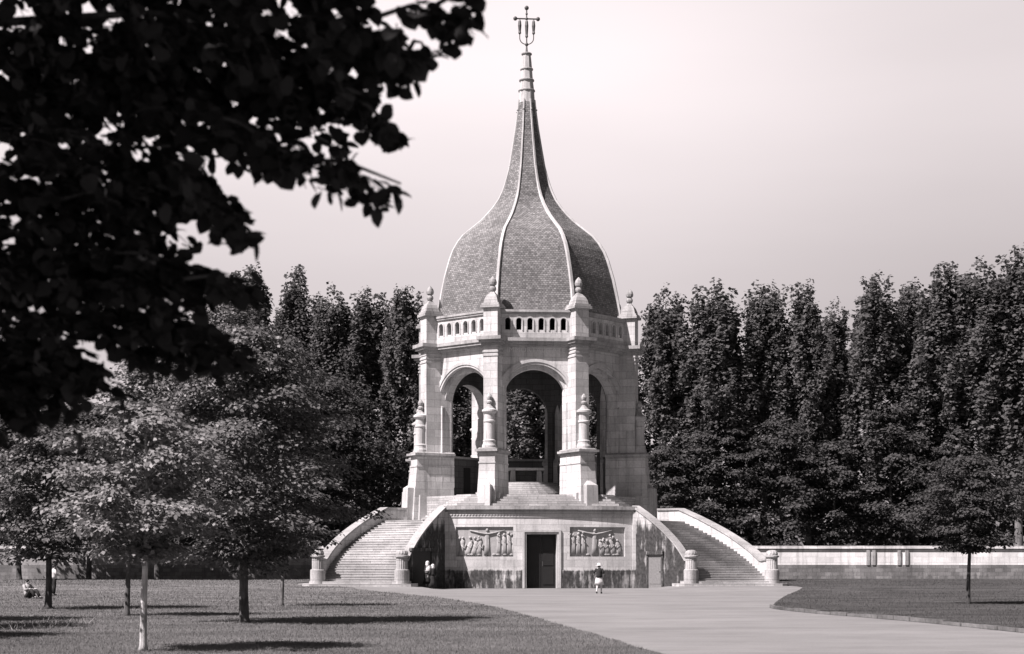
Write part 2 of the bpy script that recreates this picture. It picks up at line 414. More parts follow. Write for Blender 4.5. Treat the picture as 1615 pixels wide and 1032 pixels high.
# rough tall grass at the lower left
nw = 500; wx = rng.normal(0, .55, nw) + px(35, 40); wy = rng.normal(41, 1.6, nw); hh = rng.uniform(.06, .28, nw)
an = rng.random(nw) * 6.28; wv = np.zeros((nw, 3, 3)); ln = rng.normal(0, .12, (nw, 2))
wv[:, 0] = np.stack([wx - .012 * np.cos(an), wy - .012 * np.sin(an), 0 * wx + .04], 1); wv[:, 1] = np.stack([wx + .012 * np.cos(an), wy + .012 * np.sin(an), 0 * wx + .04], 1)
wv[:, 2] = np.stack([wx + ln[:, 0], wy + ln[:, 1], hh], 1)
M['weed'] = mat_leaf('dry_grass', .12, .3, .6, .2, .1)
tag(mesh_np('tall_grass', wv.reshape(-1, 3), 3, M['weed']), 'pale tufts of long unmown grass at the left lawn edge', 'grass', kind='stuff')

# kerb along the right lawn
kb = MB(); kp = resample(kerb_r, .75, False); random.seed(3)
for a, b in zip(kp[:-1], kp[1:]):
    a = Vector(a); b = Vector(b); dd = (b - a); a2 = a + dd * .02; b2 = b - dd * .02
    nrm = Vector((dd.y, -dd.x)).normalized(); w_ = .12 + random.uniform(-.03, .02); h_ = .11 + random.uniform(-.025, .02)
    q = [a2 + nrm * w_, b2 + nrm * w_, b2 - nrm * .03, a2 - nrm * .03]
    kb.hexa([(p.x, p.y, -.05) for p in q], [(p.x, p.y, h_) for p in q])
M['kerb'] = stone('kerb_stone', .16, bw_=30, bh=30, patch=.5)
tag(kb.build('kerb_strip', M['kerb']), kind='structure')

# ------------------------------------------------------------------ the memorial
mem = empty('memorial', (AX, AY, 0), YAW)
tag(mem, 'tall pale granite memorial with open octagonal arcade, onion dome roof and double stairs', 'memorial')
Z_T, Z_F = 4.5, 6.25                      # terrace and pavilion floor
# podium front: a shallow bow
RB = 25.6; YC = -11.05 + RB
def arc(u, off): a = u / RB; return (math.sin(a) * (RB + off), YC - math.cos(a) * (RB + off))
def arcbox(m, u0, u1, z0, z1, o0, o1):
    k = max(1, int(abs(u1 - u0) / .55)); us = [u0 + (u1 - u0) * i / k for i in range(k + 1)]
    for a, b in zip(us[:-1], us[1:]):
        A, B, C, D = arc(a, o1), arc(b, o1), arc(a, o0), arc(b, o0)
        m.face([(*A, z0), (*B, z0), (*B, z1), (*A, z1)], [(a, z0), (b, z0), (b, z1), (a, z1)])
        m.face([(*A, z1), (*B, z1), (*D, z1), (*C, z1)], [(a, 0), (b, 0), (b, .3), (a, .3)])
        m.face([(*A, z0), (*B, z0), (*D, z0), (*C, z0)], [(a, 0), (b, 0), (b, .3), (a, .3)])
    for a in (u0, u1):
        A, C = arc(a, o1), arc(a, o0)
        m.face([(*A, z0), (*C, z0), (*C, z1), (*A, z1)], [(o1, z0), (o0, z0), (o0, z1), (o1, z1)])
UE = 6.22
p = MB()
for s in (-1, 1):
    def ab(u0, u1, z0, z1, o1=0., o0=-.8):
        arcbox(p, *(sorted((s * u0, s * u1))), z0, z1, o0, o1)
    ab(1.25, UE, 0, 1.18, .06); ab(1.25, UE, 1.18, 2.07)
    ab(1.25, 1.85, 2.07, 4.0); ab(5.6, UE, 2.07, 4.0)
    ab(1.28, UE, 4.0, 4.62)
arcbox(p, -1.28, 1.28, 3.82, 4.62, -.8, 0)
podium = p.build('podium', M['stone_pod'], mem, fix=False)
p = MB(); arcbox(p, -UE, UE, 4.62, 5.0, -.8, .05)
for i in range(62):
    u = -6.1 + i * .2; x, y = arc(u, .05); x2, y2 = arc(u, .09)
    a = u / RB; tx, ty = math.cos(a), math.sin(a)
    pts = [(x2 + tx * .09 * math.cos(q), y2 + ty * .09 * math.cos(q), 4.86 - .12 * math.sin(q)) for q in [math.pi * k / 8 for k in range(9)]]
    bk = [(a_[0] - (x2 - x), a_[1] - (y2 - y), a_[2]) for a_ in pts]
    p.hexa(bk, pts)
p.build('frieze', M['stone_plain'], mem, fix=False)
p = MB(); arcbox(p, -UE - .05, UE + .05, 5.0, 5.13, -.6, .14); arcbox(p, -UE - .12, UE + .12, 5.13, 5.36, -.6, .27); 
p.build('podium_cornice', M['stone_dirty'], mem, fix=False)
# door surround and door
p = MB()
for s in (-1, 1):
    for u0, u1, o in ((1.0, 1.12, .03), (1.12, 1.26, .10)):
        arcbox(p, *sorted((s * u0, s * u1)), 0, 3.55 + (u1 - 1), -.75, o)
arcbox(p, -1.12, 1.12, 3.52, 3.66, -.75, .03); arcbox(p, -1.26, 1.26, 3.67, 3.82, -.75, .10)
p.build('door_surround', M['stone_plain'], mem, fix=False)
p = MB()
for s in (-1, 1):
    arcbox(p, *sorted((s * .02, s * 1.0)), 0, 3.52, -.62, -.55)
    for z0, z1 in ((.25, 1.3), (1.5, 2.4), (2.6, 3.35)):
        arcbox(p, *sorted((s * .15, s * .85)), z0, z1, -.55, -.52)
dr = p.build('door', M['door'], mem, fix=False)
p = MB(); p.tube([(.12, -10.44, 1.45), (.12, -10.50, 1.45), (.12, -10.50, 1.75), (.12, -10.44, 1.75)], .02, 6); p.build('handle', M['metal'], dr)
# podium sides, core and terrace
p = MB()
core = [arc(u, -.8) for u in np.linspace(-6, 6, 13)] + [(8.2, -5), (8.2, 9), (-8.2, 9), (-8.2, -5)]
p.prism(core, -.1, Z_T - .2)
p.build('podium_core', M['stone_pod'], mem)
p = MB()
terr = [arc(u, -.6) for u in np.linspace(-6.1, 6.1, 13)] + [(10.1, -5.65), (10.1, 4), (7, 10), (-7, 10), (-10.1, 4), (-10.1, -5.65)]
p.prism(terr, Z_T - .19, Z_T); p.build('terrace', M['stone_stair'], mem)
# relief panels: a crucified figure between groups of standing and bowed figures
def relief(s, seed):
    p = MB(); arcbox(p, *sorted((s * 1.85, s * 5.6)), 2.07, 4.0, -.5, -.12)
    q = MB(); rnd = random.Random(seed)
    def P(u, z, o): x, y = arc(u, -.12 + o * 1.5); return (x, y, z)
    def lump(u, z, ru, rz, ro=.09):
        q.ball((0, 0, 0), 1, 9, 6); n0 = len(q.v) - 9 * 7
        for i in range(n0, len(q.v)):
            a, b, c = q.v[i]; q.v[i] = P(u + a * ru, z + c * rz, b * ro)
    def limb(pts, r): 
        q.tube([P(a, b, .04) for a, b in pts], r if hasattr(r, '__len__') else [r] * len(pts), 6)
    def robe(u, z0, h, wd, lean=0):
        q_ = [(u, z0, wd * .62), (u + lean * .2, z0 + h * .3, wd * .52), (u + lean * .55, z0 + h * .62, wd * .46), (u + lean * .85, z0 + h * .8, wd * .5), (u + lean, z0 + h * .86, wd * .2)]
        n0 = len(q.v); q.tube([(a, 0, b) for a, b, c in q_], [c for a, b, c in q_], 10)
        for i in range(n0, len(q.v)):
            a, b, c = q.v[i]; q.v[i] = P(a, c, b * .34)
        lump(u + lean * 1.05, z0 + h * .93, h * .062, h * .08)
        for k in range(3):
            du = (k - 1) * wd * .3; limb([(u + du, z0 + .03), (u + du * .8 + lean * .5, z0 + h * .6)], .018)
    c = s * 3.55
    robe(c, 2.15, 1.75, .36); limb([(c - 1.15, 3.78), (c - .5, 3.62), (c - .12, 3.55), (c + .12, 3.55), (c + .5, 3.62), (c + 1.15, 3.78)], [.035, .05, .06, .06, .05, .035])
    for k, du in enumerate((.75, 1.12, 1.45, 1.75)):                       # standing, towards the door on both panels
        robe(c - s * du, 2.15 + rnd.uniform(-.02, .06), 1.45 + rnd.uniform(-.12, .1), .27, rnd.uniform(-.06, .06))
        limb([(c - s * du - .12, 3.3), (c - s * du, 3.0), (c - s * du + .16, 2.95)], .035)
    for k, du in enumerate((.55, .9, 1.3, 1.7)):                           # bowed and seated
        robe(c + s * du, 2.15, 1.0 + rnd.uniform(-.1, .25), .32, -s * rnd.uniform(.1, .3))
        limb([(c + s * du, 2.8), (c + s * (du - .22), 2.6), (c + s * (du - .3), 2.85)], .04)
    for k in range(5): lump(c + s * rnd.uniform(.5, 1.9), 3.1 + rnd.uniform(0, .4), .09, .11)
    for k in range(4): lump(c - s * rnd.uniform(.4, 1.8), 3.4 + rnd.uniform(0, .15), .08, .10)
    for k in range(7): lump(c + rnd.uniform(-1.6, 1.6), 2.2, .16, .07)
    r = p.build('relief_panel', M['relief'], mem, fix=False); q.build('figures', M['relief'], r, smooth=True)
relief(-1, 1); relief(1, 2)

# ---- stairs, wing walls and outer walls
def bez(P0, P1, P2, t): return tuple((1 - t) ** 2 * a + 2 * t * (1 - t) * b + t * t * c for a, b, c in zip(P0, P1, P2))
IN = ((9.1, -14.7), (8.5, -13.9), (6.32, -10.15)); OU = ((14.25, -14.5), (13.66, -9.94), (10.22, -5.6))
NST = 25; ZS = .52
def zst(t): return ZS + (Z_T - ZS) * t
def ribbon_wall(m, path, tops, bots, wd, cap=False):
    """wall of width wd following path [(x,y)], per point top and bottom z"""
    P = [Vector(a) for a in path]; Ls = []; Rs = []; sl_ = [0]
    for i, a in enumerate(P):
        d = (P[min(i + 1, len(P) - 1)] - P[max(i - 1, 0)]).normalized(); nrm = Vector((-d.y, d.x))
        Ls.append(a + nrm * wd / 2); Rs.append(a - nrm * wd / 2)
        if i: sl_.append(sl_[-1] + (a - P[i - 1]).length)
    for i in range(len(P) - 1):
        j = i + 1
        for S in (Ls, Rs):
            m.face([(*S[i], bots[i]), (*S[j], bots[j]), (*S[j], tops[j]), (*S[i], tops[i])], [(sl_[i], bots[i]), (sl_[j], bots[j]), (sl_[j], tops[j]), (sl_[i], tops[i])])
        m.face([(*Ls[i], tops[i]), (*Ls[j], tops[j]), (*Rs[j], tops[j]), (*Rs[i], tops[i])], [(sl_[i], 0), (sl_[j], 0), (sl_[j], wd), (sl_[i], wd)])
        m.face([(*Ls[i], bots[i]), (*Ls[j], bots[j]), (*Rs[j], bots[j]), (*Rs[i], bots[i])], [(sl_[i], 0), (sl_[j], 0), (sl_[j], wd), (sl_[i], wd)])
    for i in (0, len(P) - 1):
        m.face([(*Ls[i], bots[i]), (*Rs[i], bots[i]), (*Rs[i], tops[i]), (*Ls[i], tops[i])])
ts = np.linspace(0, 1, 25)
for s in (-1, 1):
    X = lambda q: (s * q[0], q[1])
    st = MB(); rg = .2
    for k in range(NST):
        t0, t1 = k / NST, (k + 1) / NST; z = ZS + (Z_T - ZS) * (k + 1) / NST; zp = ZS + (Z_T - ZS) * k / NST
        a, b, c, d = (X(bez(*IN, t0)), X(bez(*OU, t0)), X(bez(*OU, t1)), X(bez(*IN, t1)))
        n_ = (Vector(a) - Vector(d)).normalized() * .03
        sh = lambda q: (q[0] + n_.x, q[1] + n_.y)
        wl = (Vector(a) - Vector(b)).length
        a2, b2 = sh(a), sh(b)
        st.face([(*a2, z), (*b2, z), (*c, z), (*d, z)], [(0, k * .16), (wl, k * .16), (wl, k * .16 + .14), (0, k * .16 + .14)])
        st.face([(*a2, z), (*b2, z), (*b2, z - .05), (*a2, z - .05)], [(0, k * .16), (wl, k * .16), (wl, k * .16 + .05), (0, k * .16 + .05)])
        st.face([(*a2, z - .05), (*b2, z - .05), (*b, z - .05), (*a, z - .05)], [(0, 0), (wl, 0), (wl, .03), (0, .03)])
        st.face([(*a, zp), (*b, zp), (*b, z - .05), (*a, z - .05)], [(0, k * .16), (wl, k * .16), (wl, k * .16 + .12), (0, k * .16 + .12)])
    flight = st.build('stair_flight', M['stone_stair'], mem, fix=False)
    ft = MB()                                                      # two broad foot steps that wrap the newel pillars
    for ex, z0, z1 in ((1.05, 0, .36), (.62, .36, ZS)):
        xi, xo, yf = 9.1 - ex * .95, 14.25 + ex * .95, -14.6 - ex * .85
        poly = [(xi, -13.6), (xi, yf + .5), (xi + .12, yf + .2), (xi + .45, yf), (xo - .45, yf), (xo - .12, yf + .2), (xo, yf + .5), (xo, -13.0), (13.9, -13.2), (9.2, -13.7)]
        ft.prism([X(q) for q in poly], z0 - (.1 if z0 == 0 else 0), z1)
    ft.build('foot_steps', M['stone_stair'], mem)
    # inner (wing) wall with its coping
    pi_ = [X(bez(*IN, t)) for t in ts]; top = [max(zst(t) + .93, 1.9) for t in ts]; top[0] = top[1] = 1.95
    wm = MB(); ribbon_wall(wm, pi_, [z - .14 for z in top], [-.1] * 25, .46)
    wing = wm.build('wing_wall', M['stone_wing'], mem, fix=False)
    wm = MB(); ribbon_wall(wm, pi_, top, [z - .137 for z in top], .62); wm.build('coping', M['stone_cop'], wing, fix=False)
    # doorway in the wing wall
    ta, tb, hd = (.26, .72, 2.4) if s < 0 else (.60, .80, 2.2)
    A = Vector(X(bez(*IN, ta))); B = Vector(X(bez(*IN, tb))); d = (B - A).normalized(); nr = Vector((d.y, -d.x)) if s > 0 else Vector((-d.y, d.x))
    if nr.x * -s < 0: nr = -nr
    L_ = (B - A).length
    fr = lambda a, o, z: (*(A + d * a + nr * (.20 + o)), z)
    wm = MB()
    wm.box(-.14, .0, -.02, .12, 0, hd, fr); wm.box(L_, L_ + .14, -.02, .12, 0, hd, fr); wm.box(-.22, L_ + .22, -.02, .2, hd, hd + .2, fr)
    fr_o = wm.build('door_frame', M['stone_wing'], mem)
    wm = MB(); wm.box(0, L_, -.02, .045, 0, hd, fr); wm.box(.12, L_ - .12, .045, .065, .3, hd - .3, fr)
    dd_ = wm.build('side_door', M['door'] if s < 0 else M['door_grey'], mem)
    wm = MB(); wm.ball(fr(.18, .09, 1.1), .04); wm.build('handle', M['metal'], dd_)
    # corner pier between the bowed front and the wing
    wm = MB(); x0, y0 = arc(s * 6.25, 0); wm.box(min(x0 - s * .12, x0 + s * .62), max(x0 - s * .12, x0 + s * .62), y0 - .22, y0 + .5, -.1, 4.98); wm.build('corner_pier', M['stone_pod'], mem)
    # outer wall, then the level return to the side buttress
    po = [X(bez(*OU, t)) for t in ts]; top = [max(zst(t) + .93, 1.9) for t in ts]; top[0] = top[1] = 1.95
    ext = [X(q) for q in ((9.95, -5.25), (9.5, -4.9), (8.75, -4.6))]
    po += ext; top += [5.43] * 3
    wm = MB(); ribbon_wall(wm, po, [z - .14 for z in top], [-.1] * len(po), .5)
    ow = wm.build('stair_wall', M['stone'], mem, fix=False)
    wm = MB(); ribbon_wall(wm, po, top, [z - .137 for z in top], .66); wm.build('coping', M['stone_cop'], ow, fix=False)
    # newel pillars
    for q in ((9.1, -14.85), (14.3, -14.75)):
        c = X(q); z0 = .36
        wm = MB(); wm.lathe([(.47, z0), (.47, z0 + .82), (.44, z0 + .88), (.40, z0 + .9)], c, 24)
        base = wm.build('newel_pillar', M['stone_newel'], mem)
        wm = MB(); wm.lathe([(.36, z0 + .89), (.36, z0 + 1.62)], c, 48, flute=lambda i, j: 1 - .075 * (i % 3 == 0)); wm.build('fluted_shaft', M['stone_newel'], base)
        wm = MB(); wm.lathe([(.36, z0 + 1.62), (.45, z0 + 1.67), (.45, z0 + 1.75), (.37, z0 + 1.78), (.39, z0 + 1.9), (.34, z0 + 2.03), (.2, z0 + 2.1), (.02, z0 + 2.12)], c, 24, flute=lambda i, j: 1 - .06 * (i % 2) * (j > 3)); wm.build('cap', M['stone_dirty'], base)

# ---- pavilion floor and steps
def octa(a, rot=0): 
    r = a / math.cos(math.pi / 8); return [(r * math.sin(R(22.5 + 45 * k) + rot), -r * math.cos(R(22.5 + 45 * k) + rot)) for k in range(8)]
p = MB(); p.prism(octa(7.9), Z_T, Z_F); p.build('pavilion_floor', M['stone_stair'], mem)
p = MB(); ns = 11
for k in range(ns):
    z1 = Z_F - .002 - k * (Z_F - Z_T) / ns; z0 = z1 - (Z_F - Z_T) / ns; e = k * .235
    hw = 5.35 + e; yf = -7.95 - e * .92
    p.prism([(-hw, -5.5), (-hw, yf + .9), (-hw + .9, yf), (hw - .9, yf), (hw, yf + .9), (hw, -5.5)], z0, z1)
p.build('front_steps', M['stone_stair'], mem)
p = MB()
for k in range(7):
    p.lathe([(4.3 - k * .33, Z_F + k * .165), (4.3 - k * .33, Z_F + (k + 1) * .165 - .001)], (0, .9), 40)
p.build('altar_steps', M['stone_stair'], mem)
# ---- eight corner buttresses
def polar(k):
    a = R(22.5 + 45 * k); rx, ry = math.sin(a), -math.cos(a); tx, ty = math.cos(a), math.sin(a)
    return lambda r, t, z: (rx * r + tx * t, ry * r + ty * t, z)
for k in range(8):
    f = polar(k)
    m = MB(); m.box(6.2, 8.1, -.5, .5, 9.36, 16.3, f)
    pier = m.build('buttress', M['stone'], mem)
    m = MB()
    for z in (15.55, 15.8, 16.05): m.box(6.9, 8.15, -.55, .55, z, z + .12, f)
    m.build('capital_band', M['stone_plain'], pier)
    m = MB()
    m.box(6.0, 9.16, -.68, .68, Z_T, 6.9, f, (6.05, 9.0, -.6, .6)); m.box(6.0, 8.98, -.6, .6, 6.9, 8.3, f, (6.0, 8.84, -.56, .56)); m.box(6.0, 8.88, -.6, .6, 8.3, 8.42, f); m.box(6.0, 8.82, -.55, .55, 8.42, 9.0, f)
    m.build('base', M['stone'], pier)
    m = MB()                                                     # stepped spur stones at the foot
    m.box(8.9, 9.56, -.44, .44, Z_T, 6.85, f, (8.9, 9.46, -.42, .42)); m.box(8.85, 9.44, -.40, .40, 6.85, 7.15, f, (8.85, 9.05, -.1, .1))
    m.box(7.9, 8.8, -.86, .86, Z_T, 6.35, f, (7.95, 8.7, -.8, .8))
    m.build('spur', M['stone_plain'], pier)
    m = MB(); m.box(6.0, 8.95, -.66, .66, 9.0, 9.1, f); m.box(6.0, 9.06, -.78, .78, 9.1, 9.26, f); m.box(6.0, 8.92, -.66, .66, 9.26, 9.36, f, (6.0, 8.8, -.56, .56))
    m.build('ledge', M['stone_dirty'], pier)
    c0 = f(8.32, 0, 0)[:2]
    m = MB(); m.lathe([(.50, 9.36), (.50, 9.5), (.44, 9.62), (.42, 9.75), (.44, 9.8), (.44, 9.86), (.355, 9.92), (.345, 11.05), (.40, 11.1), (.40, 11.18), (.345, 11.24), (.345, 11.62), (.42, 11.7), (.5, 11.78), (.5, 11.9), (.36, 11.98)], c0, 24)
    cn = m.build('colonnette', M['stone_plain'], pier)
    m = MB(); m.lathe([(.36, 11.97), (.2, 12.15), (.12, 12.28), (.19, 12.36), (.21, 12.46), (.11, 12.56), (.16, 12.64), (.19, 12.78), (.12, 12.93), (.03, 13.05)], c0, 12); m.build('finial', M['stone_dirty'], cn)
    # attic pier with cap and finial
    m = MB(); m.box(7.0, 8.1, -.5, .5, 16.85, 18.8, f)
    ap = m.build('attic_pier', M['stone'], mem)
    m = MB(); m.box(6.9, 8.28, -.68, .68, 18.8, 18.98, f); m.box(6.96, 8.2, -.6, .6, 18.98, 19.12, f)
    for z0, z1, h0, h1 in ((19.12, 19.35, .5, .46), (19.35, 19.6, .46, .36), (19.6, 19.8, .36, .2), (19.8, 19.92, .2, .12)):
        m.box(7.6 - h0, 7.6 + h0, -h0, h0, z0, z1, f, (7.6 - h1, 7.6 + h1, -h1, h1))
    m.build('cap', M['stone_dirty'], ap)
    m = MB(); m.lathe([(.11, 19.9), (.2, 20.0), (.24, 20.12), (.2, 20.26), (.12, 20.32), (.24, 20.4), (.27, 20.55), (.22, 20.75), (.1, 20.9), (.03, 20.98)], f(7.6, 0, 0)[:2], 14); m.build('finial', M['stone_dirty'], ap)
    # cornice return round the buttress
# ---- eight arched walls
AP = 6.65; RA, RO, ZSP = 2.1, 2.36, 12.75
def facef(k):
    a = R(45 * k); nx, ny = math.sin(a), -math.cos(a); tx, ty = math.cos(a), math.sin(a)
    return lambda t, o, z: (nx * o + tx * t, ny * o + ty * t, z)
def poly_solid(m, f, poly, o0, o1, holes=()):
    """extrude a 2-D outline (t,z) with holes from distance o0 to o1 along the face normal"""
    loops = [poly] + list(holes); flat = [q for l in loops for q in l]
    tris = tessellate_polygon([[Vector((a, b, 0)) for a, b in l] for l in loops])
    for o in (o0, o1):
        n0 = len(m.v); m.raw([f(a, o, b) for a, b in flat], [tuple(q) for q in tris], [[flat[i] for i in q] for q in tris])
    for l in loops:
        for i in range(len(l)):
            a, b = l[i], l[(i + 1) % len(l)]
            m.face([f(a[0], o0, a[1]), f(b[0], o0, b[1]), f(b[0], o1, b[1]), f(a[0], o1, a[1])])
def arch_pts(r, zs, n=28): return [(r * math.cos(math.pi * i / n), zs + r * math.sin(math.pi * i / n)) for i in range(n + 1)]
for k in range(8):
    f = facef(k)
    hw = AP * math.tan(math.pi / 8)
    m = MB()
    hw_o, hw_i = 2.68, 2.5
    outl = lambda r, h: [(h, Z_T), (h, 16.3), (-h, 16.3), (-h, Z_T), (-RA, Z_T), (-RA, ZSP - .25)] + list(reversed(arch_pts(r, ZSP))) + [(RA, ZSP - .25), (RA, Z_T)]
    poly_solid(m, f, outl(RO, hw_o), AP - .3, AP)
    m2 = m if k not in (3, 4) else MB()
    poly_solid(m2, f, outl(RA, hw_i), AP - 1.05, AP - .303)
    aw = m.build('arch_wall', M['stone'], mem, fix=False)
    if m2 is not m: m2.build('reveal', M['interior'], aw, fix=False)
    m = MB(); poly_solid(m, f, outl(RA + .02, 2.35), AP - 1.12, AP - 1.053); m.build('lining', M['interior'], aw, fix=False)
    m = MB()
    a_o = arch_pts(2.72, ZSP, 28); a_i = arch_pts(2.52, ZSP, 28); a_i2 = arch_pts(2.37, ZSP, 28)
    for (q, r_, o) in ((a_o, a_i, .10), (a_i, a_i2, .04)):
        qq = [(a, b) for a, b in q if abs(a) < 2.66]; rr = [(a, b) for a, b in r_]
        for i in range(28):
            A, B, C, D = q[i], q[i + 1], r_[i + 1], r_[i]
            if max(abs(A[0]), abs(B[0])) > 2.66: continue
            m.hexa([f(*(A[0], AP + .001, A[1])), f(B[0], AP + .001, B[1]), f(C[0], AP + .001, C[1]), f(D[0], AP + .001, D[1])],
                   [f(A[0], AP + o, A[1]), f(B[0], AP + o, B[1]), f(C[0], AP + o, C[1]), f(D[0], AP + o, D[1])])
    m.build('archivolt', M['stone_plain'], aw)
    if k in (2, 3, 4, 5, 6):                                      # low wall closing the rear arches
        m = MB(); m.box(-2.5, 2.5, AP - .85, AP - .45, Z_F, 9.35, f)
        pw = m.build('parapet', M['interior'], mem)
        m = MB(); m.box(-2.5, 2.5, AP - .95, AP - .35, 9.35, 9.5, f); m.build('coping', M['stone_dirty'], pw)
        if k in (3, 5):
            m = MB(); m.box(-.35, .35, AP - .9, AP - .85, Z_F, 8.7, f); m.build('niche', M['door'], pw)
    # attic: balustrade wall with six arched openings
    m = MB(); z0, z1 = 16.85, 18.46; ho = 2.55; AB = 6.95
    hol = []
    for i in range(6):
        c = (i - 2.5) * .757
        hol.append([(c + .17, 17.4)] + [(c + .17 * math.cos(math.pi * j / 8), 18.05 + .17 * math.sin(math.pi * j / 8)) for j in range(9)] + [(c - .17, 17.4)])
    poly_solid(m, f, [(-ho, z0), (ho, z0), (ho, z1), (-ho, z1)], AB - .28, AB, hol)
    bl = m.build('balustrade', M['stone'], mem, fix=False)
    m = MB(); m.box(-2.6, 2.6, AB - .36, AB + .1, 18.463, 18.6, f); m.box(-2.62, 2.62, AB - .4, AB + .16, 18.6, 18.75, f); m.build('rail', M['stone_dirty'], bl)
    m = MB()
    for i in range(6):
        c = (i - 2.5) * .757
        for A, B in zip(arch_pts(.27, 18.03, 8)[:-1], arch_pts(.27, 18.03, 8)[1:]):
            q = lambda P, s_: (c + P[0] * s_, 18.03 + (P[1] - 18.03) * s_)
            a, b, cc, d = A, B, ((B[0]) * .7, 18.03 + (B[1] - 18.03) * .7), (A[0] * .7, 18.03 + (A[1] - 18.03) * .7)
            m.hexa([f(c + e[0], AB + .001, e[1]) for e in (a, b, cc, d)], [f(c + e[0], AB + .05, e[1]) for e in (a, b, cc, d)])
        for s in (-1, 1): m.box(*sorted((c + s * .2, c + s * .27)), AB + .001, AB + .05, 17.35, 18.03, f)
    m.build('opening_frame', M['stone_plain'], bl)
# ---- cornice ring with breaks round the buttresses
m = MB()
for a0, a1, z0, z1 in ((6.2, 6.92, 16.3, 16.45), (6.2, 7.12, 16.45, 16.62), (6.2, 7.22, 16.62, 16.85)):
    lo, hi = octa(a0), octa(a1)
    for i in range(8):
        j = (i + 1) % 8
        m.hexa([(*lo[i], z0), (*lo[j], z0), (*hi[j], z0), (*hi[i], z0)], [(*lo[i], z1), (*lo[j], z1), (*hi[j], z1), (*hi[i], z1)])
m.build('cornice', M['stone_cop'], mem)
for k in range(8):
    f = polar(k); m = MB()
    m.box(6.9, 8.24, -.62, .62, 16.302, 16.45, f); m.box(6.9, 8.42, -.74, .74, 16.452, 16.62, f); m.box(6.9, 8.55, -.86, .86, 16.622, 16.853, f)
    m.build('cornice_return', M['stone_cop'], mem)
# ---- vault inside
m = MB(); rings = [(5.62, 15.9), (5.3, 16.6), (4.2, 17.6), (2.4, 18.2), (.05, 18.4)]
for (a0, z0), (a1, z1) in zip(rings[:-1], rings[1:]):
    A, B = octa(a0), octa(a1)
    for i in range(8):
        j = (i + 1) % 8; m.face([(*A[i], z0), (*A[j], z0), (*B[j], z1), (*B[i], z1)])
A, B = octa(5.62), octa(6.4)
for i in range(8):
    j = (i + 1) % 8; m.face([(*A[i], 15.9), (*A[j], 15.9), (*B[j], 16.29), (*B[i], 16.29)])
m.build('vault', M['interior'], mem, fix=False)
# ---- dome
PROF = [(7.0, 18.55), (6.86, 19.1), (6.77, 19.65), (6.68, 20.3), (6.54, 20.97), (6.39, 21.65), (6.2, 22.3), (5.99, 23.0), (5.73, 23.65), (5.36, 24.27), (4.93, 24.8), (4.45, 25.2), (3.95, 25.6), (3.48, 26.0), (3.09, 26.4), (2.58, 27.0), (2.16, 27.6), (1.9, 28.15), (1.7, 28.7), (1.49, 29.4), (1.31, 30.1), (1.07, 31.5), (.855, 32.8), (.68, 34.1), (.6, 34.9)]
m = MB(); sarc = 0
ca8 = math.cos(math.pi / 8)
for (r0, z0), (r1, z1) in zip(PROF[:-1], PROF[1:]):
    A, B = octa(r0 * ca8), octa(r1 * ca8); ds = math.hypot(r1 - r0, z1 - z0)
    h0, h1 = r0 * math.sin(math.pi / 8), r1 * math.sin(math.pi / 8)
    for i in range(8):
        j = (i + 1) % 8; o_ = i * 7.13
        m.face([(*A[i], z0), (*A[j], z0), (*B[j], z1), (*B[i], z1)], [(o_ - h0, sarc), (o_ + h0, sarc), (o_ + h1, sarc + ds), (o_ - h1, sarc + ds)])
    sarc += ds
A = octa(7.0 * ca8); m.face([(*q, 18.55) for q in A])
m.build('dome_roof', M['tiles'], mem, fix=False)
for k in range(8):
    f = polar(k); m = MB()
    pts = PROF[1:]
    for (r0, z0), (r1, z1) in zip(pts[:-1], pts[1:]):
        w0 = .045 + .085 * min(1, r0 / 3); w1 = .045 + .085 * min(1, r1 / 3); d0 = .04 + .09 * min(1, r0 / 3); d1 = .04 + .09 * min(1, r1 / 3)
        m.raw([f(r0 - .12, -w0, z0), f(r0 + d0, -w0 * .7, z0), f(r0 + d0, w0 * .7, z0), f(r0 - .12, w0, z0), f(r1 - .12, -w1, z1), f(r1 + d1, -w1 * .7, z1), f(r1 + d1, w1 * .7, z1), f(r1 - .12, w1, z1)],
              [(0, 1, 5, 4), (1, 2, 6, 5), (2, 3, 7, 6)])
    f0 = pts[0]; m.build('rib', M['stone_plain'], mem, fix=False)
    m = MB(); m.ball(f(.74, 0, 34.15), .07); m.build('crocket', M['stone_dirty'], mem)
# ---- spire
def oct_lathe(m, prof): m.lathe(prof, (0, 0), 8, rot=R(22.5))
m = MB(); oct_lathe(m, [(.62, 34.7), (.56, 35.6), (.47, 36.35), (.42, 37.0), (.37, 37.6), (.29, 38.35), (.05, 38.4)])
sp = m.build('spire', M['stone_plain'], mem)
for z, r in ((35.6, .56), (36.35, .50), (37.15, .42), (38.25, .33)):
    m = MB(); m.lathe([(r - .1, z - .08), (r + .04, z - .05), (r + .06, z), (r + .04, z + .05), (r - .1, z + .08)], (0, 0), 16); m.build('ring', M['stone_dirty'], sp)
m = MB()
m.tube([(0, 0, 38.35), (0, 0, 38.9), (0, 0, 40.2), (0, 0, 41.4)], [.09, .05, .045, .05], 8); m.ball((0, 0, 38.95), .13); m.ball((0, 0, 41.58), .16); m.ball((0, 0, 41.15), .09)
m.tube([(-.78, 0, 40.8), (.78, 0, 40.8)], .055, 8)
for s in (-1, 1): m.ball((s * .82, 0, 40.8), .15)
m.ball((0, 0, 40.8), .11)
for x in (-.5, 0, .5):
    dz = -.25 if x == 0 else 0
    m.lathe([(.03, 40.75), (.10, 40.6), (.13, 40.3), (.09, 39.9 + dz), (.11, 39.75 + dz), (.03, 39.65 + dz)], (x, 0), 8)
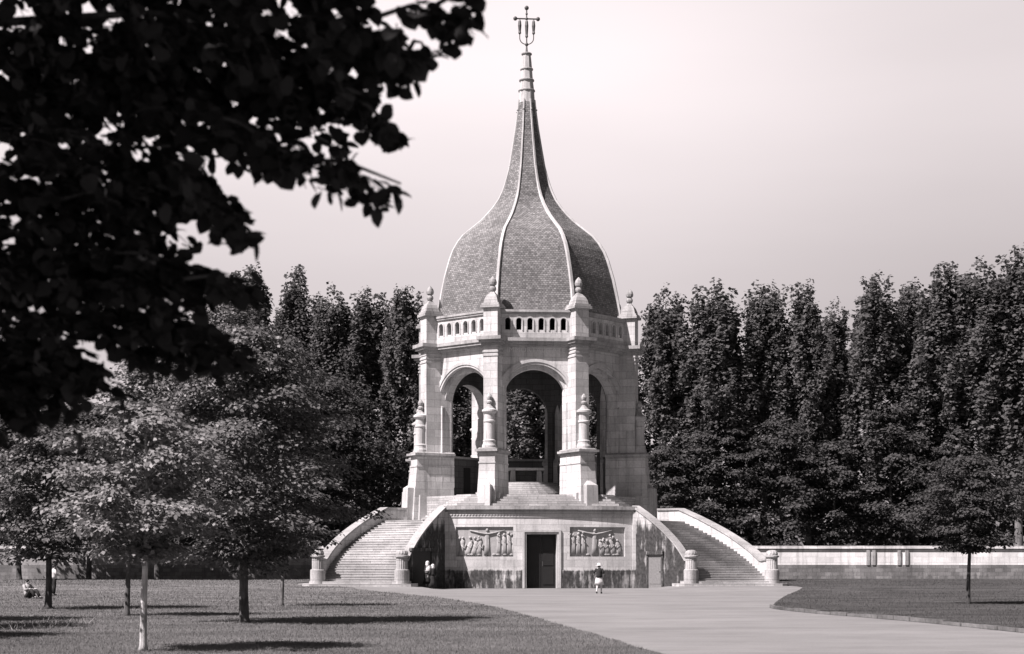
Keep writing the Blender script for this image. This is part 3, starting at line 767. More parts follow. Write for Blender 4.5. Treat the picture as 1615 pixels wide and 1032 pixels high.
m.tube([(-.5, 0, 39.7)] + [(-.5 * math.cos(a), 0, 39.4 - .45 * math.sin(a)) for a in np.linspace(0, math.pi, 13)] + [(.5, 0, 39.7)], .035, 6)
m.build('cross', M['metal'], mem)
# ---- inscription over the front arch
fc = bpy.data.curves.new('inscription', 'FONT'); fc.body = 'IMMORTALITATE'; fc.size = .48; fc.extrude = .012; fc.space_character = 1.12; fc.align_x = 'CENTER'
fo = bpy.data.objects.new('inscription', fc); COL.objects.link(fo); fo.parent = mem; fc.materials.append(M['white_cloth'])
fo.location = (.05, -AP - .015, 15.93); fo.rotation_euler = (R(90), 0, 0)
bpy.context.view_layer.update()
im = bpy.data.meshes.new_from_object(fo.evaluated_get(bpy.context.evaluated_depsgraph_get()))
io = bpy.data.objects.new('inscription', im); COL.objects.link(io); io.parent = mem; io.location = fo.location; io.rotation_euler = fo.rotation_euler
bpy.data.objects.remove(fo); io.name = 'inscription'

# ---- altar
al = empty('altar', (0, 0, 0)); al.matrix_world = Matrix.Translation((AX, AY, 0)) @ Matrix.Rotation(YAW, 4, 'Z')
tag(al, 'pale stone altar table on two pedestals at the top of round steps under the dome', 'altar')
zt = Z_F + 7 * .165
m = MB(); m.box(-1.3, 1.3, .15, 1.25, zt + .92, zt + 1.1); m.build('table_slab', M['stone_plain'], al)
for s in (-1, 1):
    m = MB(); m.box(s * .95 - .2, s * .95 + .2, .3, 1.1, zt, zt + .92, None, (s * .95 - .15, s * .95 + .15, .36, 1.04)); m.build('pedestal', M['stone_plain'], al)
m = MB(); m.box(-.7, .7, .85, 1.0, zt, zt + .92); m.build('back_panel', M['interior'], al)

# ------------------------------------------------------------------ enclosure walls
def enclosure(x0, x1, y, label, pil, pm):
    e = empty('enclosure_wall', (x0, y, .15)); tag(e, label, 'wall')
    Lw = x1 - x0
    m = MB(); m.box(0, Lw, 0, .5, -.3, 1.32); m.build('plinth', M['wall_base'], e)
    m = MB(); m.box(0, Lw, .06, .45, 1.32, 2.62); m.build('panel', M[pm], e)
    m = MB(); m.box(0, Lw, -.04, .55, 2.62, 2.75); m.box(0, Lw, -.1, .6, 2.75, 3.0, None, (0, Lw, .1, .4)); m.build('coping', M['stone_dirty'], e)
    for q in pil:
        m = MB(); m.box(q - x0 - .14, q - x0 + .14, -.08, .055, 1.3, 2.615); m.build('pilaster', M['stone_dirty'], e)
    return e
enclosure(11.5, 62, 140, 'long pale stone wall behind the right lawn, running from the stairs to the right edge', [px(x, 140) for x in (1369, 1378, 1418, 1430)] + [52], 'wall')
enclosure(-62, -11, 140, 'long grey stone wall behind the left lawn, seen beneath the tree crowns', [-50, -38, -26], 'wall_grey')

# ------------------------------------------------------------------ trees
LEAF4 = np.array([(0, 0, 0), (-.36, .45, .10), (0, 1, 0), (.36, .45, .10)])
LEAF9 = np.array([(0, 0, 0), (-.32, -.06, .05), (-.53, .24, .09), (-.48, .58, .06), (-.22, .86, 0), (0, 1.02, -.05), (.24, .86, 0), (.49, .57, .06), (.53, .24, .09), (.31, -.07, .05)])
def leaves_np(rg, C, S, out_dir, shape, tilt=.8, droop=.4):
    """place a leaf polygon at each centre C: size S, normals up/outwards with random tilt, tips drooping"""
    n = len(C)
    nrm = np.tile(np.array([0, 0, 1.0]), (n, 1)) * 1.0 + out_dir * .6 + rg.normal(0, tilt, (n, 3)) * .6
    nrm /= np.linalg.norm(nrm, axis=1)[:, None] + 1e-9
    tip = out_dir + rg.normal(0, .7, (n, 3)); tip[:, 2] -= droop
    tip -= nrm * (tip * nrm).sum(1)[:, None]; tip /= np.linalg.norm(tip, axis=1)[:, None] + 1e-9
    sd = np.cross(tip, nrm)
    k = len(shape)
    V = C[:, None, :] + S[:, None, None] * (shape[None, :, 0, None] * sd[:, None, :] + shape[None, :, 1, None] * tip[:, None, :] + shape[None, :, 2, None] * nrm[:, None, :])
    return V.reshape(-1, 3)
def clump_pts(rg, c, rad, n, fill=.35):
    d = rg.normal(0, 1, (n, 3)); d /= np.linalg.norm(d, axis=1)[:, None]
    r = fill + (1 - fill) * rg.random(n) ** .5
    return c + d * r[:, None] * np.array(rad), d
def trunk_mesh(name, mat, parent, path, radii, segs=10):
    m = MB(); m.tube(path, radii, segs); return m.build(name, mat, parent, smooth=True, fix=False)

def lime_tree(loc, H, RC, zb, seed, label, leafmat, bark, tr, nb=46, per=6, nl=34, ls=.12, lean=(0, 0), group=None, peak=.45, name='lime_tree', rz=0, fork=False):
    rg = np.random.default_rng(seed); t = empty(name, (loc[0], loc[1], gz(*loc) + .02), rz); tag(t, label, 'tree', group)
    path = []; radii = []
    nseg = 9
    for i in range(nseg + 1):
        q = i / nseg; z = H * .93 * q
        path.append((lean[0] * q + .035 * H / 5 * (math.sin(q * 5 + seed) - math.sin(seed)), lean[1] * q + .03 * H / 5 * (math.sin(q * 4 + seed * 2) - math.sin(seed * 2)), z)); radii.append(tr * (1.35 if i == 0 else 1) * (1 - .93 * q) ** .8 + .008)
    path[0] = (0, 0, -.05); path.insert(1, (0, 0, .14)); radii[0] = tr * 1.9; radii.insert(1, tr * 1.15)
    trunk_mesh('trunk', bark, t, path, radii)
    sp_ = lambda z: Vector(path[0]).lerp(Vector(path[-1]), max(0, min(1, z / (H * .93))))
    br = MB(); C = []; D = []
    for b in range(nb):
        q = (b + rg.random()) / nb
        z = zb + (H * .97 - zb) * q
        env = RC * (math.sin(math.pi * min(1, (q * (1 - peak) / .5 if False else (q / peak * .5 if q < peak else .5 + (q - peak) / (1 - peak) * .5)))) ** .62) + .12
        env *= rg.uniform(.62, 1.12); a = b * 2.399 + rg.normal(0, .35)
        z0 = max(zb * .75, z - env * .35); s0 = sp_(z0)
        e = Vector((s0.x + math.cos(a) * env, s0.y + math.sin(a) * env, z + rg.uniform(-.15, .15) - .12 * env - (1 - q) ** 2 * rg.uniform(-.1, .26) * RC * .6))
        midp = s0.lerp(e, .5) + Vector((0, 0, .18 * env))
        pts = [s0, s0.lerp(midp, .6), midp, midp.lerp(e, .55) + Vector((0, 0, .04 * env)), e]
        r0 = max(.012, tr * .32 * (1 - q * .7)); br.tube(pts, [r0, r0 * .75, r0 * .55, r0 * .35, .006], 5)
        for j in range(per):
            w_ = .25 + .78 * (j + rg.random() * .8) / per
            w_ = min(1, w_); i0 = min(3, int(w_ * 4)); fr_ = w_ * 4 - i0
            c = np.array(pts[i0].lerp(pts[min(4, i0 + 1)], fr_)) + rg.normal(0, [.10 * RC, .10 * RC, .025 * RC])
            n_ = int(nl * rg.uniform(.6, 1.4)); rad = np.array([.21, .21, .06]) * RC * rg.uniform(.7, 1.25)
            pt, dd_ = clump_pts(rg, c, rad, n_, .15)
            pt[:, 2] -= .25 * ((pt[:, :2] - c[:2]) ** 2).sum(1) / (rad[0] + 1e-6)
            C.append(pt); o_ = pt - np.array([s0.x, s0.y, z]); o_ /= np.linalg.norm(o_, axis=1)[:, None] + 1e-6; D.append(o_ * .6 + dd_ * .5)
    br.build('branches', bark, t, smooth=True, fix=False)
    C = np.concatenate(C); D = np.concatenate(D); S = ls * rg.uniform(.65, 1.25, len(C))
    mesh_np('crown', leaves_np(rg, C, S, D, LEAF4 * np.array([1.25, 1, 1]), .6, .5), 4, leafmat, t)
    return t
LG = 'young limes on the left lawn'
lime_tree(ground_px(226, 1030), 4.85, 1.8, 2.0, 11, 'small lime tree with pale mottled trunk, nearest and brightest on the left lawn', M['leaf_lime'], M['bark_light'], .064, 36, 8, 50, .10, group=LG, peak=.42)
lime_tree(ground_px(385, 985), 8.3, 3.15, 1.95, 23, 'large lime tree with dark straight trunk, tallest on the left lawn', M['leaf_big'], M['bark'],   .125, 62, 9, 62, .12, group=LG, peak=.36)
lime_tree(ground_px(444, 958), 5.0, 2.1, 2.2, 31, 'slim young lime with half-lit trunk behind the large lime, in front of the wall', M['leaf_limed'], M['bark_mid'], .07, 34, 6, 30, .14, group=LG)
lime_tree(ground_px(200, 974), 4.6, 2.1, 2.3, 43, 'young lime hidden behind the nearest pale-trunked lime, only its thin trunk showing', M['leaf_limed'], M['bark'], .085, 34, 6, 30, .14, group=LG)
lime_tree(ground_px(76, 963), 6.6, 2.5, 2.0, 57, 'dark lime by the standing person near the left edge of the lawn', M['leaf_big'], M['bark_dark'], .12, 50, 7, 34, .15, group=LG)
lime_tree(ground_px(1527, 955), 6.1, 2.3, 2.3, 61, 'lone round lime tree with forking branches on the right lawn', M['leaf_und'], M['bark_dark'], .08, 48, 8, 44, .12, peak=.42)
for q in ((-15.2, 33.5), (-16.4, 38.6), (-17.6, 44)):
    lime_tree(q, 6.2, 2.6, 1.9, int(q[1] * 3), 'young lime standing just outside the left edge, its shade on the lawn', M['leaf_big'], M['bark'], .1, 44, 7, 40, .14, group='limes just outside the left edge')
MG = 'broad trees near the left wall'
for (x, ty, d, seed, lab) in ((248, 545, 131, 71, 'broad bright-leaved tree rising behind the two nearest limes'), (30, 640, 132, 72, 'dark rounded tree at the left edge before the wall'),
                              (350, 455, 147, 73, 'tall leafy tree with pale upper crown left of the big lime, below the overhanging boughs'), (515, 590, 148, 74, 'dark shaded tree beyond the wall, between the big lime and the memorial'), (-60, 560, 147, 75, 'tree cut by the left edge, mostly behind the dark boughs'), (140, 640, 134, 76, 'dark tree before the left wall, between the left edge tree and the bright-leaved one'), (440, 610, 146, 77, 'low dark tree beyond the left wall, directly behind the slim young lime')):
    Ht = CH + (HY - ty) * d / F
    lime_tree((px(x, d), d), Ht, Ht * .38, 4.4, seed, lab, M['leaf_limed'] if seed in (71, 73) else M['leaf_und'], M['bark_dark'], .22, 70, 8, 30, .30, group=MG, peak=.4, name='broad_tree')

# --- poplars beyond the wall
def poplar_variant(seed, H=28.0, RC=3.2, zb=6.5, nc=300, nl=66, ls=.30, tap=.6):
    rg = np.random.default_rng(seed); t = empty('poplar_tree')
    path = [(.25 * math.sin(q * 4 + seed), .2 * math.sin(q * 5 + seed), H * .96 * q - .1) for q in np.linspace(0, 1, 10)]
    trunk_mesh('trunk', M['bark_mid'], t, path, [.30 * (1 - q) ** .8 + .02 for q in np.linspace(0, 1, 10)], 8)
    br = MB(); C = []; D = []
    shoots = [(rg.uniform(0, 6.28), rg.uniform(.25, .8), rg.uniform(.84, 1.0)) for _ in range(13)] + [(0, 0, .99)]
    def add(c, rad, n_):
        pt, d = clump_pts(rg, np.array(c), rad, n_, .3); C.append(pt); o_ = pt - np.array([0, 0, c[2]]); o_[:, 2] = 0
        o_ /= np.linalg.norm(o_, axis=1)[:, None] + 1e-6; D.append(o_ * .5 + d * .6)
    env_ = lambda q, a, z: RC * min(1, .5 + q / .3) * (1 - tap * sm(.5, 1.0, q) ** 1.3) * (1 + .16 * math.sin(2 * a + seed + z * .35) + .12 * math.sin(3 * a - z * .6 + 2 * seed))
    for k in range(nc // 3):                                      # inner mass
        q = rg.random() ** .8; z = zb + (H * .93 - zb) * q; a = rg.uniform(0, 6.28); r = env_(q, a, z) * rg.uniform(.1, .75); e_ = rg.uniform(.6, 1.2)
        add((math.cos(a) * r, math.sin(a) * r, z), (.7 * e_, .7 * e_, .9 * e_), int(nl * e_))
    for k in range(58):                                           # steep leafy plumes that end in loose tips
        q0 = rg.random() ** .9 * .86; a = k * 2.399 + rg.normal(0, .3); z0 = zb + (H - zb) * q0; ln = rg.uniform(2.6, 5.2) * (1 - .35 * q0)
        q1 = min(1, q0 + ln / (H - zb)); r1 = env_(q1, a, z0 + ln) * rg.uniform(.75, 1.15); r0 = r1 * rg.uniform(.5, .95); z1 = min(z0 + ln, H * .985)
        for j in range(6):
            w_ = j / 5; r = r0 + (r1 - r0) * w_; e_ = (1.05 - .62 * w_) * rg.uniform(.8, 1.2)
            add((math.cos(a) * r + rg.normal(0, .15), math.sin(a) * r + rg.normal(0, .15), z0 + (z1 - z0) * w_), (.62 * e_, .62 * e_, .72 * e_ + .1), int(52 * e_ ** 1.3))
        br.tube([(0, 0, max(zb * .7, z0 - 1.5)), (math.cos(a) * r0, math.sin(a) * r0, z0), (math.cos(a) * r1, math.sin(a) * r1, z1)], [.08, .05, .01], 4)
    for a, rr, top in shoots:
        for j in range(7):
            w_ = j / 6; z = H * (top - .20 + .20 * w_); r = RC * rr * (1 - w_ * .35) * (.95 - tap * .5)
            s_ = (.95 - .5 * w_) * rg.uniform(.8, 1.2); add((math.cos(a) * r + rg.normal(0, .12), math.sin(a) * r, z), (s_ * .85, s_ * .85, .8), int(46 * (1.1 - w_ * .55)))
    br.build('branches', M['bark'], t, fix=False)
    Ca = np.concatenate(C); Da = np.concatenate(D)
    mesh_np('crown', leaves_np(rg, Ca, ls * rg.uniform(.6, 1.3, len(Ca)), Da, LEAF4 * np.array([1.5, 1, 1.2]), 1.0, .2), 4, M['leaf_pop'], t)
    return t
VAR = [poplar_variant(s, tap=t_) for s, t_ in ((101, .5), (102, .74), (103, .38), (104, .62))]
def place_poplar(i, var, x, ty, d, wd, label, group):
    o = VAR[var] if not used[var] else copy_tree(VAR[var])
    used[var] = True
    s = (CH + (HY - ty) * d / F) / 28.0
    o.location = (px(x, d), d, .1); o.rotation_euler = (0, 0, i * 1.9); o.scale = (s * wd, s * wd, s)
    tag(o, label, 'tree', group)
used = [False] * 4
PG = 'tall poplars in the row beyond the wall'
rowp = [(395, 428, 160, 1.1, 'poplar with its top just beside the lowest dark overhanging bough'),
 (466, 428, 158, .95, 'narrow spired poplar standing clear, left of the memorial and highest of that side'),
 (522, 452, 156, 1.0, 'pointed poplar in the middle between the spired poplar and the memorial'),
 (578, 458, 157, 1.1, 'round-topped poplar second from the left side of the memorial'),
 (637, 460, 155, .9, 'slim poplar touching the left side of the memorial arcade'),
 (700, 505, 156, 1.1, 'poplar glimpsed through the left arch of the memorial'), (765, 500, 158, 1.0, 'poplar behind the memorial, glimpsed left of the altar between the front piers'), (830, 500, 154, 1.2, 'poplar behind the altar, filling the central arch'),
        (895, 500, 157, 1.1, 'poplar behind the right front pier of the memorial'), (965, 505, 155, 1.1, 'poplar glimpsed through the right arch of the memorial'),
        (1050, 455, 152, 1.0, 'poplar standing apart, first to the right of the memorial'),
 (1128, 447, 150, 1.25, 'broad blunt-topped poplar second from the right side of the memorial'),
 (1207, 455, 152, 1.05, 'rounded poplar between the broad one and the pointed one on the right'),
 (1271, 453, 151, 1.0, 'pointed poplar above the middle of the right wall, sky on both sides'),
 (1318, 476, 156, .9, 'lower poplar top in the dip before the tall right-hand group'),
 (1384, 435, 150, 1.15, 'tall jagged poplar starting the high right-hand group'),
 (1440, 452, 154, .95, 'slim poplar tucked between two higher ones of the right-hand group'),
 (1488, 425, 149, 1.15, 'high dense poplar above the lone right lawn lime, left side'),
 (1545, 412, 148, 1.25, 'broad high poplar directly above the lone right lawn lime'),
 (1612, 392, 146, 1.2, 'highest poplar of all, cut by the right edge')]
for i, (x, ty, d, wd, lab) in enumerate(rowp): place_poplar(i, i % 4, x, ty, d, wd, lab, PG)
UG = 'lower trees just behind the right wall'
for j, (x, ty, d, lab) in enumerate(((1048, 700, 146, 'low leafy tree peering over the right stairs beside the memorial'), (1135, 650, 147, 'lower tree above the upper end of the right staircase wall'), (1232, 655, 146, 'pale-leaved lower tree just right of the staircase, over the wall'),
                                     (1318, 690, 147, 'lower tree above the left pilaster pair of the right wall'), (1408, 630, 147, 'bushy lower tree above the right pilaster pair of the wall'), (1490, 700, 146, 'lower dark tree behind the lone right lawn lime'))):
    Ht = CH + (HY - ty) * d / F
    lime_tree((px(x, d), d), Ht, Ht * .3, 2.7, 300 + j, lab, M['leaf_und'], M['bark_dark'], .2, 44, 7, 26, .30, group=UG, peak=.5, name='understory_tree')
# --- the wood behind: one mass
rg = np.random.default_rng(77); C = []; 
for k in range(900):
    x = rg.uniform(-80, 85); y = rg.uniform(164, 182); z = rg.uniform(1, 21) if k % 3 else rg.uniform(.5, 9)
    if y > 176: z *= 1.05
    pt, d = clump_pts(rg, np.array([x, y, z]), (2.0, 1.5, 1.6), 46, .1); C.append(pt)
C = np.concatenate(C); D = rg.normal(0, .5, C.shape); D[:, 1] -= .6
tag(mesh_np('wood', leaves_np(rg, C, rg.uniform(.5, 1.0, len(C)), D, LEAF4 * np.array([1.7, 1, 1.4]), 1.0, .1), 4, M['leaf_wood']), 'dark mass of the wood behind the poplar row', 'wood', kind='stuff')
# --- undergrowth behind the wall
C = []
for k in range(260):
    x = rg.uniform(-62, 62); y = rg.uniform(150, 160); z = abs(rg.normal(0, .9)) + .3
    pt, d = clump_pts(rg, np.array([x, y, z]), (1.2, 1.0, 1.0), 40, .1); C.append(pt)
C = np.concatenate(C); D = rg.normal(0, .5, C.shape)
tag(mesh_np('undergrowth', leaves_np(rg, C, rg.uniform(.25, .5, len(C)), D, LEAF4 * np.array([1.5, 1, 1.2]), 1.0, .1), 4, M['leaf_wood']), 'dark undergrowth beneath the poplars behind the wall', 'undergrowth', kind='stuff')

# --- the near lime whose boughs hang into the view
TX, TY = -4.4, 7.6
nt_ = empty('overhanging_lime', (TX, TY, 0)); tag(nt_, 'big near lime whose black out-of-focus leafy boughs hang over the upper left', 'tree')
trunk_mesh('trunk', M['bark_dark'], nt_, [(0, 0, -.1), (.05, 0, 1.2), (-.05, .1, 3.2), (.1, 0, 5.5), (0, .1, 8), (.1, 0, 10.5)], [.34, .27, .24, .19, .12, .04], 14)
rg = np.random.default_rng(9)
def W(x, y, d): return Vector((px(x, d), d, CH + (HY - y) * d / F))
# boughs: px start, px end, depth start/end, spray radius (px)
BG = [((-60, -45), (620, -30), 8.0, 7.3, 84), ((-60, 350), (225, 330), 8.3, 7.9, 88), ((-60, 110), (560, 105), 8.4, 7.6, 84), ((-60, 40), (600, 55), 8.2, 7.2, 95), ((-60, 170), (560, 150), 8.8, 7.8, 95), ((560, 60), (640, 100), 7.4, 7.2, 52), ((540, 150), (630, 215), 7.6, 7.3, 30), ((600, 25), (700, 22), 7.0, 6.9, 22), ((690, 6), (745, 8), 6.9, 6.8, 15), ((640, 90), (668, 66), 7.2, 7.1, 12),
      ((300, 170), (470, 250), 7.6, 7.2, 52), ((460, 250), (632, 290), 7.2, 7.0, 24), ((490, 285), (590, 298), 7.2, 7.1, 14), ((-60, 300), (270, 230), 8.0, 7.6, 92), ((260, 250), (345, 315), 7.6, 7.3, 55), ((335, 320), (392, 385), 7.3, 7.2, 20),
      ((-60, 420), (150, 430), 8.6, 8.0, 105), ((130, 425), (300, 440), 8.0, 7.6, 48), ((290, 440), (378, 456), 7.6, 7.5, 23), ((40, 330), (250, 300), 8.0, 7.7, 52), ((120, 400), (320, 425), 8.0, 7.6, 46), ((-60, 560), (50, 560), 9.0, 8.6, 110), ((40, 560), (140, 590), 8.6, 8.3, 58), ((60, 505), (275, 515), 8.4, 8.0, 82), ((250, 520), (350, 545), 8.0, 7.8, 48), ((-60, 640), (55, 610), 8.8, 8.5, 90)]
C = []; D = []; bb = MB()
for (a, b, d0, d1, r) in BG:
    r = max(r * .5, r - 42); kx = 1 if b[0] < 420 or b[1] > 280 else .93
    A, B = W(*a, d0), W(a[0] + (b[0] - a[0]) * kx, a[1] + (b[1] - a[1]) * kx, d1); ln = (B - A).length; rm = r / F * (d0 + d1) / 2
    org = Vector((TX, TY, min(max(A.z + .4, 3), 7)))
    if a[0] < 0: bb.tube([Vector(q) - Vector((TX, TY, 0)) for q in (org, org.lerp(A, .6) + Vector((0, 0, .15)), A, A.lerp(B, .5) + Vector((0, 0, .08)), B)], [.07, .05, .03, .02, .006], 6)
    else: bb.tube([Vector(q) - Vector((TX, TY, 0)) for q in (A, A.lerp(B, .5) + Vector((0, 0, .04)), B)], [.012, .01, .005], 5)
    dv = (B - A).normalized(); area = (ln + rm * 1.6) * rm * 2
    for k in range(int(area * 105) + 4):                      # sprays: a drooping twig with leaves either side
        q = rg.random(); d = rg.normal(0, 1, 3); d /= np.linalg.norm(d)
        p0 = A.lerp(B, q) + Vector(d * rm * .82 * rg.random() ** .5) * 1.0; p0.y += rg.normal(0, .12)
        o2 = (dv * .8 + Vector((.25, 0, -.35)) + Vector(rg.normal(0, .45, 3))).normalized(); tl = min(rg.uniform(.16, .34), rm * 1.3 + .08)
        p1 = p0 + o2 * tl * .5; p2 = p0 + o2 * tl + Vector((0, 0, -.18 * tl))
        off_ = Vector((TX, TY, 0)); bb.tube([p0 - off_, p1 - off_, p2 - off_], [.004, .003, .002], 3)
        nl_ = int(tl * 48) + 3; w_ = rg.random(nl_)
        pos = np.array(p0)[None] * ((1 - w_) ** 2)[:, None] + np.array(p1)[None] * (2 * w_ * (1 - w_))[:, None] + np.array(p2)[None] * (w_ ** 2)[:, None]
        sd_ = np.cross(np.array(o2), rg.normal(0, 1, (nl_, 3))); sd_ /= np.linalg.norm(sd_, axis=1)[:, None] + 1e-6
        C.append(pos + sd_ * .025 - np.array([TX, TY, 0])); D.append(np.array(o2)[None] * .7 + sd_ * .7)
nvis = sum(len(c) for c in C)
C = np.concatenate(C); D = np.concatenate(D)
V1 = leaves_np(rg, C, .074 * rg.uniform(.55, 1.3, len(C)), D, LEAF9, .9, .6)
# the rest of the crown, above and to the left of the frame
nn_ = 15000
d = rg.normal(0, 1, (nn_, 3)); d /= np.linalg.norm(d, axis=1)[:, None]; r = .45 + .55 * rg.random(nn_) ** .4
P = d * r[:, None] * np.array([4.6, 5.2, 3.6]) + np.array([0.2, -2.2, 8.1])
wy = P[:, 1] + TY; wz = P[:, 2]
P = P[(wz > CH + (HY + 25) / F * np.maximum(wy, 0) + .35) & (wz > 4.2)]
V2 = leaves_np(rg, P, .2 * rg.uniform(.7, 1.25, len(P)), P * 0 + np.array([0, 0, -.2]), LEAF9, .6, .6)
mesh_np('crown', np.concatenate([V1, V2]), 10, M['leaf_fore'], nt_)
for k in range(14):
    a = k * 2.4; e = Vector((math.cos(a) * 3.4, math.sin(a) * 3.6 - 1.5, 6.5 + (k % 5) * .9)); s0 = Vector((0, 0, 3.6 + k * .4))
    bb.tube([s0, s0.lerp(e, .5) + Vector((0, 0, .4)), e], [.09, .055, .012], 6)
bb.build('branches', M['bark_dark'], nt_, smooth=True, fix=False)

# ------------------------------------------------------------------ people
def person(loc, heading, H, pose, label, clothes, name='person'):
    """one skinned body posed by joints (metres for a 1.7 m figure, x right, -y forward); clothes are children"""
    t = empty(name, (loc[0], loc[1], gz(*loc) + .05 * (loc[0] < -7)), heading); t.scale = (H / 1.7,) * 3; tag(t, label, 'person')
    J = dict(pel=(0, 0, .93), sp=(0, .0, 1.15), ch=(0, 0, 1.33), nk=(0, 0, 1.47), h1=(0, -.015, 1.56), h2=(0, -.02, 1.66),
             ls=(-.17, 0, 1.40), rs=(.17, 0, 1.40), le=(-.23, .02, 1.13), re=(.23, .02, 1.13), lw=(-.23, -.05, .90), rw=(.23, -.05, .90),
             lh=(-.09, 0, .90), rh=(.09, 0, .90), lk=(-.10, -.02, .49), rk=(.10, -.02, .49), la=(-.10, .02, .09), ra=(.10, .02, .09), lt=(-.11, -.13, .03), rt=(.11, -.13, .03))
    J.update(pose)
    rad = dict(pel=(.15, .11), sp=(.135, .1), ch=(.15, .105), nk=(.055, .055), h1=(.075, .085), h2=(.07, .085), ls=(.055, .055), rs=(.055, .055), le=(.042, .042), re=(.042, .042), lw=(.028, .028), rw=(.028, .028),
               lh=(.095, .095), rh=(.095, .095), lk=(.06, .06), rk=(.06, .06), la=(.04, .04), ra=(.04, .04), lt=(.035, .025), rt=(.035, .025))
    E_ = [('pel', 'sp'), ('sp', 'ch'), ('ch', 'nk'), ('nk', 'h1'), ('h1', 'h2'), ('ch', 'ls'), ('ls', 'le'), ('le', 'lw'), ('ch', 'rs'), ('rs', 're'), ('re', 'rw'), ('pel', 'lh'), ('lh', 'lk'), ('lk', 'la'), ('la', 'lt'), ('pel', 'rh'), ('rh', 'rk'), ('rk', 'ra'), ('ra', 'rt')]
    keys = list(J); V = [J[k] for k in keys]; Rr = [rad[k] for k in keys]; E = [(keys.index(a), keys.index(b)) for a, b in E_]
    for sd, w_, e_ in ((-1, 'lw', 'le'), (1, 'rw', 're')):           # palm, four fingers and a thumb
        Wv = Vector(J[w_]); d = (Wv - Vector(J[e_])).normalized(); s_ = d.cross(Vector((0, 0, 1)));
        s_ = s_.normalized() if s_.length > .1 else Vector((0, 1, 0)); pz = d.cross(s_)
        pm = len(V); V.append(Wv + d * .07); Rr.append((.035, .02)); E.append((keys.index(w_), pm))
        for q, ln in ((-.027, .065), (-.009, .078), (.009, .074), (.027, .058)):
            a = len(V); V.append(Wv + d * .09 + s_ * q); Rr.append((.009, .009)); V.append(Wv + d * (.09 + ln * .55) + s_ * q * 1.1 + pz * .012); Rr.append((.0085, .0085)); V.append(Wv + d * (.09 + ln * .9) + s_ * q * 1.1 + pz * .036); Rr.append((.007, .007))
            E += [(pm, a), (a, a + 1), (a + 1, a + 2)]
        a = len(V); V.append(Wv + d * .05 - s_ * .035 + pz * .012); Rr.append((.011, .011)); V.append(Wv + d * .085 - s_ * .05 + pz * .03); Rr.append((.008, .008)); E += [(pm, a), (a, a + 1)]
    me = bpy.data.meshes.new('body'); me.from_pydata([tuple(v) for v in V], E, []); o = bpy.data.objects.new('body', me); COL.objects.link(o); o.parent = t
    md = o.modifiers.new('skin', 'SKIN'); sv = me.skin_vertices[0].data
    for i, r_ in enumerate(Rr): sv[i].radius = r_; sv[i].use_root = (i == 0)
    o.modifiers.new('sub', 'SUBSURF').render_levels = 1
    me.materials.append(M['skin'])
    h1 = Vector(J['h1']); fm = MB()
    fm.ball(h1 + Vector((0, -.10, -.005)), .018, 6, 5, (1, 1, 1.5)); fm.build('nose', M['skin'], t, smooth=True)
    fm = MB()
    for s in (-1, 1): fm.ball(h1 + Vector((s * .03, -.088, .025)), .011, 6, 5)
    fm.build('eyes', M['hair'], t)
    fm = MB()
    for s in (-1, 1): fm.ball(h1 + Vector((s * .083, .005, .0)), .028, 6, 5, (.5, .8, 1.2))
    fm.build('ears', M['skin'], t, smooth=True)
    fm = MB(); fm.ball(h1 + Vector((0, -.09, -.045)), .02, 6, 4, (1.2, .4, .3)); fm.build('mouth', M['mid_cloth'], t)
    hm = MB(); hm.ball(h1 + Vector((0, .02, .055)), .105, 12, 8, (.92, 1.0, .88)); hm.build('hair', M['hair'], t, smooth=True)
    Vj = lambda k: Vector(J[k])
    def sleeves(m, f, grow): 
        for a, b, c in (('ls', 'le', 'lw'), ('rs', 're', 'rw')):
            e = Vj(b) if f <= .5 else Vj(b).lerp(Vj(c), (f - .5) * 2); p_ = [Vj(a).lerp(Vj('ch'), .25), Vj(a), Vj(a).lerp(Vj(b), .5), Vj(b)] + ([e] if f > .5 else [])
            m.tube(p_, [.07 + grow, .072 + grow, .062 + grow, .055 + grow] + ([.045 + grow] if f > .5 else []), 10)
    for kind, mt, par in clothes:
        m = MB()
        if kind == 'top':                                        # shirt or jacket
            pts = [Vj('pel') + Vector((0, 0, .0)), Vj('pel').lerp(Vj('sp'), .6), Vj('sp').lerp(Vj('ch'), .5), Vj('ch') + Vector((0, 0, .04)), Vj('nk')]
            m.tube(pts, [.185, .165, .17, .175, .075], 14); sleeves(m, par, .004); m.build('shirt' if mt != 'dark_cloth' else 'jacket', M[mt], t, smooth=True)
        elif kind == 'skirt':                                    # par = hem height
            pl = Vj('pel'); hem = Vector(((J['lk'][0] + J['rk'][0]) / 2, (J['lk'][1] + J['rk'][1]) / 2 + .02, par))
            n0 = 18; P_ = []; fs = []
            prof = [(0, .165), (.25, .20), (.6, .235), (1, .27 if par > .3 else .33)]
            for f_, r_ in prof:
                c = (pl + Vector((0, 0, .08))).lerp(hem, f_)
                for i in range(n0): a = 2 * math.pi * i / n0; rr = r_ * (1 + .07 * f_ * math.sin(a * 5)); P_.append(c + Vector((math.cos(a) * rr, math.sin(a) * rr * .82, 0)))
            fs = [(j * n0 + i, j * n0 + (i + 1) % n0, (j + 1) * n0 + (i + 1) % n0, (j + 1) * n0 + i) for j in range(3) for i in range(n0)] + [tuple(range(n0)), tuple(range(3 * n0, 4 * n0))]
            m.raw(P_, fs); m.build('skirt', M[mt], t, smooth=True)
        elif kind == 'trousers':
            for a, b, c in (('lh', 'lk', 'la'), ('rh', 'rk', 'ra')):
                m.tube([Vj('pel').lerp(Vj(a), .6), Vj(a), Vj(a).lerp(Vj(b), .5), Vj(b), Vj(b).lerp(Vj(c), .96)], [.13, .115, .095, .08, .068], 10)
